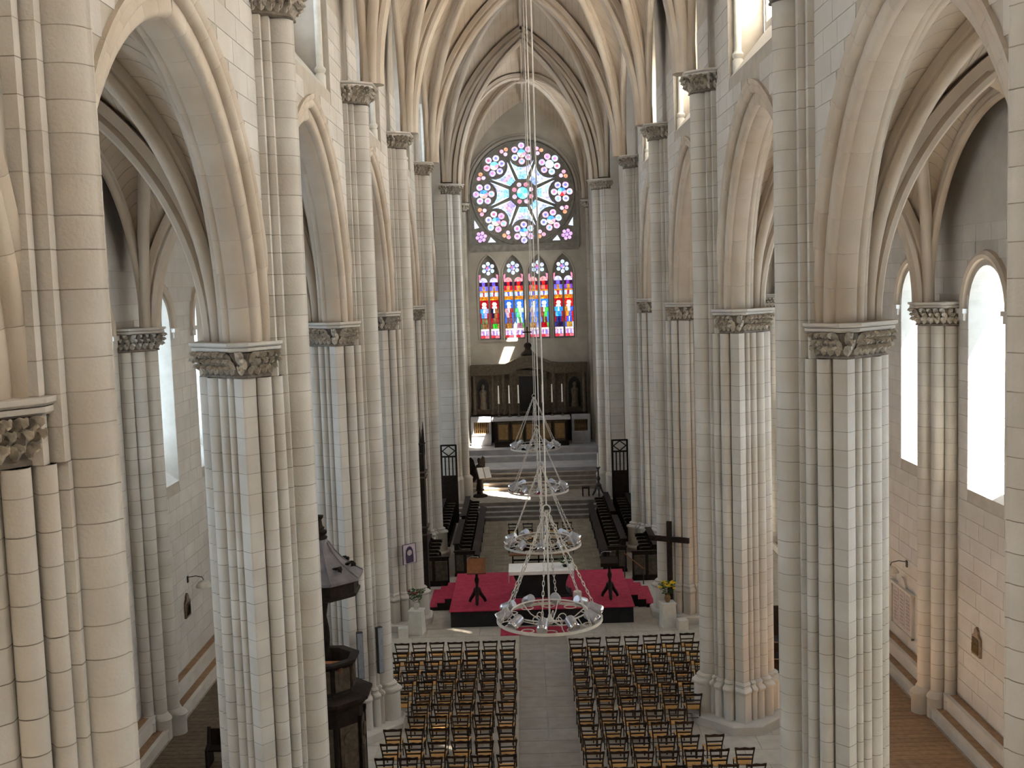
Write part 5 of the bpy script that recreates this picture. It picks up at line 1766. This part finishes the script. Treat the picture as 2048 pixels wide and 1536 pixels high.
for k, (y, z, lab) in enumerate(((24.7, 4.42, 'nearest white ring chandelier, hanging over the chairs and the red mat'), (34.3, 3.84, 'white ring chandelier hanging in front of the white altar cloth'), (43.9, 3.74, 'white ring chandelier hanging over the choir steps and sunlit patch'), (53.2, 4.05, 'farthest white ring chandelier, hanging before the high altar'))):
    t = thing('ring_chandelier', lab, 'chandelier', (0.06, y, z), .1 * k, 'ring chandeliers along the nave')
    for nm, me, loc, rot in CHP:
        put(nm, me, t, loc, rot)
    for q in range(10):
        a = 2 * pi * q / 10 + .15
        h = put('lamp_housing', LH, t, (cos(a) * 1.04, sin(a) * 1.04, .12), (0, radians(62), a + pi))
        put('lamp_rim', LF, h)
        put('lamp_glass', LB, h)
    MB().tube([(0, 0, 2.56), (0, 0, 25.7 - z)], .016, 6).build('suspension_cable', 'lamp', t)

# ------------------------------------------------------------------ things on the aisle walls and in the aisles
def sconce(s, y, z, lab):
    t = thing('wall_lamp', lab, 'lamp', (s * (AX - .02), y, z), 0 if s < 0 else pi)
    MB().box(0, .03, -.05, .05, -.1, .1).build('wall_plate', 'iron', t)
    MB().tube([(0.02, 0, .06), (.25, 0, .10), (.45, 0, .06), (.5, 0, -.04)], .014, 6).build('arm', 'iron', t, smooth=True)
    MB().lathe([(.04, 0), (.16, -.05), (.24, -.16), (.25, -.2), (.22, -.2), (.05, -.08)], 16).build('shade', 'pot', t, (.5, 0, -.04), smooth=True)
sconce(-1, 33.4, 3.25, 'pale bowl-shaped lamp on a bracket on the left aisle wall')
sconce(1, 32.7, 3.25, 'pale bowl-shaped lamp on a bracket on the right aisle wall')
def station(s, y, z, lab):
    t = thing('relief_plaque', lab, 'plaque', (s * (AX - .02), y, z), 0 if s < 0 else pi)
    MB().plate([[(-.24, 0), (.24, 0), (.24, .48), (.12, .56), (.1, .66), (0, .74), (-.1, .66), (-.12, .56), (-.24, .48)]], 0, .06, lambda a, b, d: (d, a, b)).build('frame', 'relief', t)
    MB().box(.06, .075, -.18, .18, .06, .45).build('panel', 'retwood', t)
    rr_ = random.Random(int(y))
    for k in range(5):
        x = -.14 + .07 * k
        MB().rings([[(.07 + .03 * sin(pi * q / 6) * r, x + .035 * r * cos(pi * q / 3), .08 + zz) for q in range(6)] for r, zz in ((1, 0), (.8, .12), (1, .2), (.4, .25), (.7, .29), (.2, .33))]).build('figure', 'altarwood', t)
station(-1, 33.15, 2.15, 'small dark carved relief plaque on the left aisle wall')
station(1, 27.5, 2.22, 'small brown carved relief plaque on the right aisle wall')
t = thing('memorial_panel', 'framed memorial with three engraved marble columns on the right aisle wall', 'plaque', (AX - .02, 33.0, 1.15), pi)
MB().box(0, .04, -.85, .85, 0, 1.25).build('backing', 'wallstone', t)
m = MB().box(0, .09, -.92, -.85, -.04, 1.29).box(0, .09, .85, .92, -.04, 1.29).box(0, .09, -.92, .92, -.06, 0).box(0, .12, -.96, .96, 1.25, 1.32)
m.build('frame', 'stone', t)
for k in range(3):
    y = -.54 + .54 * k
    q = MB().box(.04, .055, y - .22, y + .22, .08, 1.17).build('tablet', 'inscr', t)
    for j in range(9):
        MB().box(.055, .058, y - .17, y + .17 - .04 * (j % 3), .16 + j * .105, .205 + j * .105).build('engraved_line', 'inscr2', q)
MB().plate([circ(0, 0, .3, 14, 0, pi)], 0, .06, lambda a, b, d: (d, a, b)).build('pediment', 'stone', t, (0, 0, 1.32))
t = thing('votive_stand', 'dark iron rack for votive candles in the right aisle', 'candle stand', (6.62, 31.4, 0.0))
for a in (-1, 1):
    for b in (-1, 1):
        MB().bar((a * .35, b * .25, 0), (a * .3, b * .2, 1.5), .02).build('leg', 'iron', t)
for z in (.5, 1.0, 1.5):
    MB().box(-.36, .36, -.27, .27, z - .02, z + .01).build('tray', 'iron', t)
t = thing('dark_backboard', 'tall dark board added behind the votive candle rack to darken the gap', 'board', (6.62, 32.0, 0.0))  # added backing that keeps the gap between the piers dark
MB().box(-.5, .5, -.025, .025, .12, 2.3).build('panel', 'darkwood', t)
for x in (-.46, .46):
    MB().box(x - .04, x + .04, -.2, .2, 0, .12).build('foot', 'darkwood', t)
for k, (dx, dy, h, lab) in enumerate(((-.25, -.15, .42, 'tallest lit white candle on the iron rack'), (-.30, -.05, .16, 'shorter lit candle at the rear of the iron rack'), (-.18, -.2, .10, 'shortest lit candle at the front of the iron rack'))):
    t = thing('votive_candle', lab, 'candle', (6.62 + dx, 31.4 + dy, 1.51), 0, 'lit votive candles')
    MB().lathe([(.03, 0), (.028, h), (.005, h + .01)], 8).build('stick', 'wax', t, smooth=True)
    MB().lathe([(.004, h + .01), (.018, h + .035), (.012, h + .07), (.002, h + .11)], 8).build('flame', 'flame', t, smooth=True)
t = thing('aisle_bench', 'dark wooden bench end in the left aisle beside the pier', 'bench', (-7.86, 27.3, 0.0))
for x in (-.80, .80):
    MB().plate([[(-.28, 0), (.28, 0), (.28, .5), (.2, .6), (.16, .95), (.05, 1.0), (-.06, .6), (-.28, .5)]], -.03, .03, lambda a, b, d: (x + d, a, b)).build('end_board', 'darkwood', t)
MB().box(-.8, .8, -.22, .22, .44, .48).build('seat', 'darkwood', t)
MB().box(-.8, .8, .10, .14, .5, .92).build('backrest', 'darkwood', t)
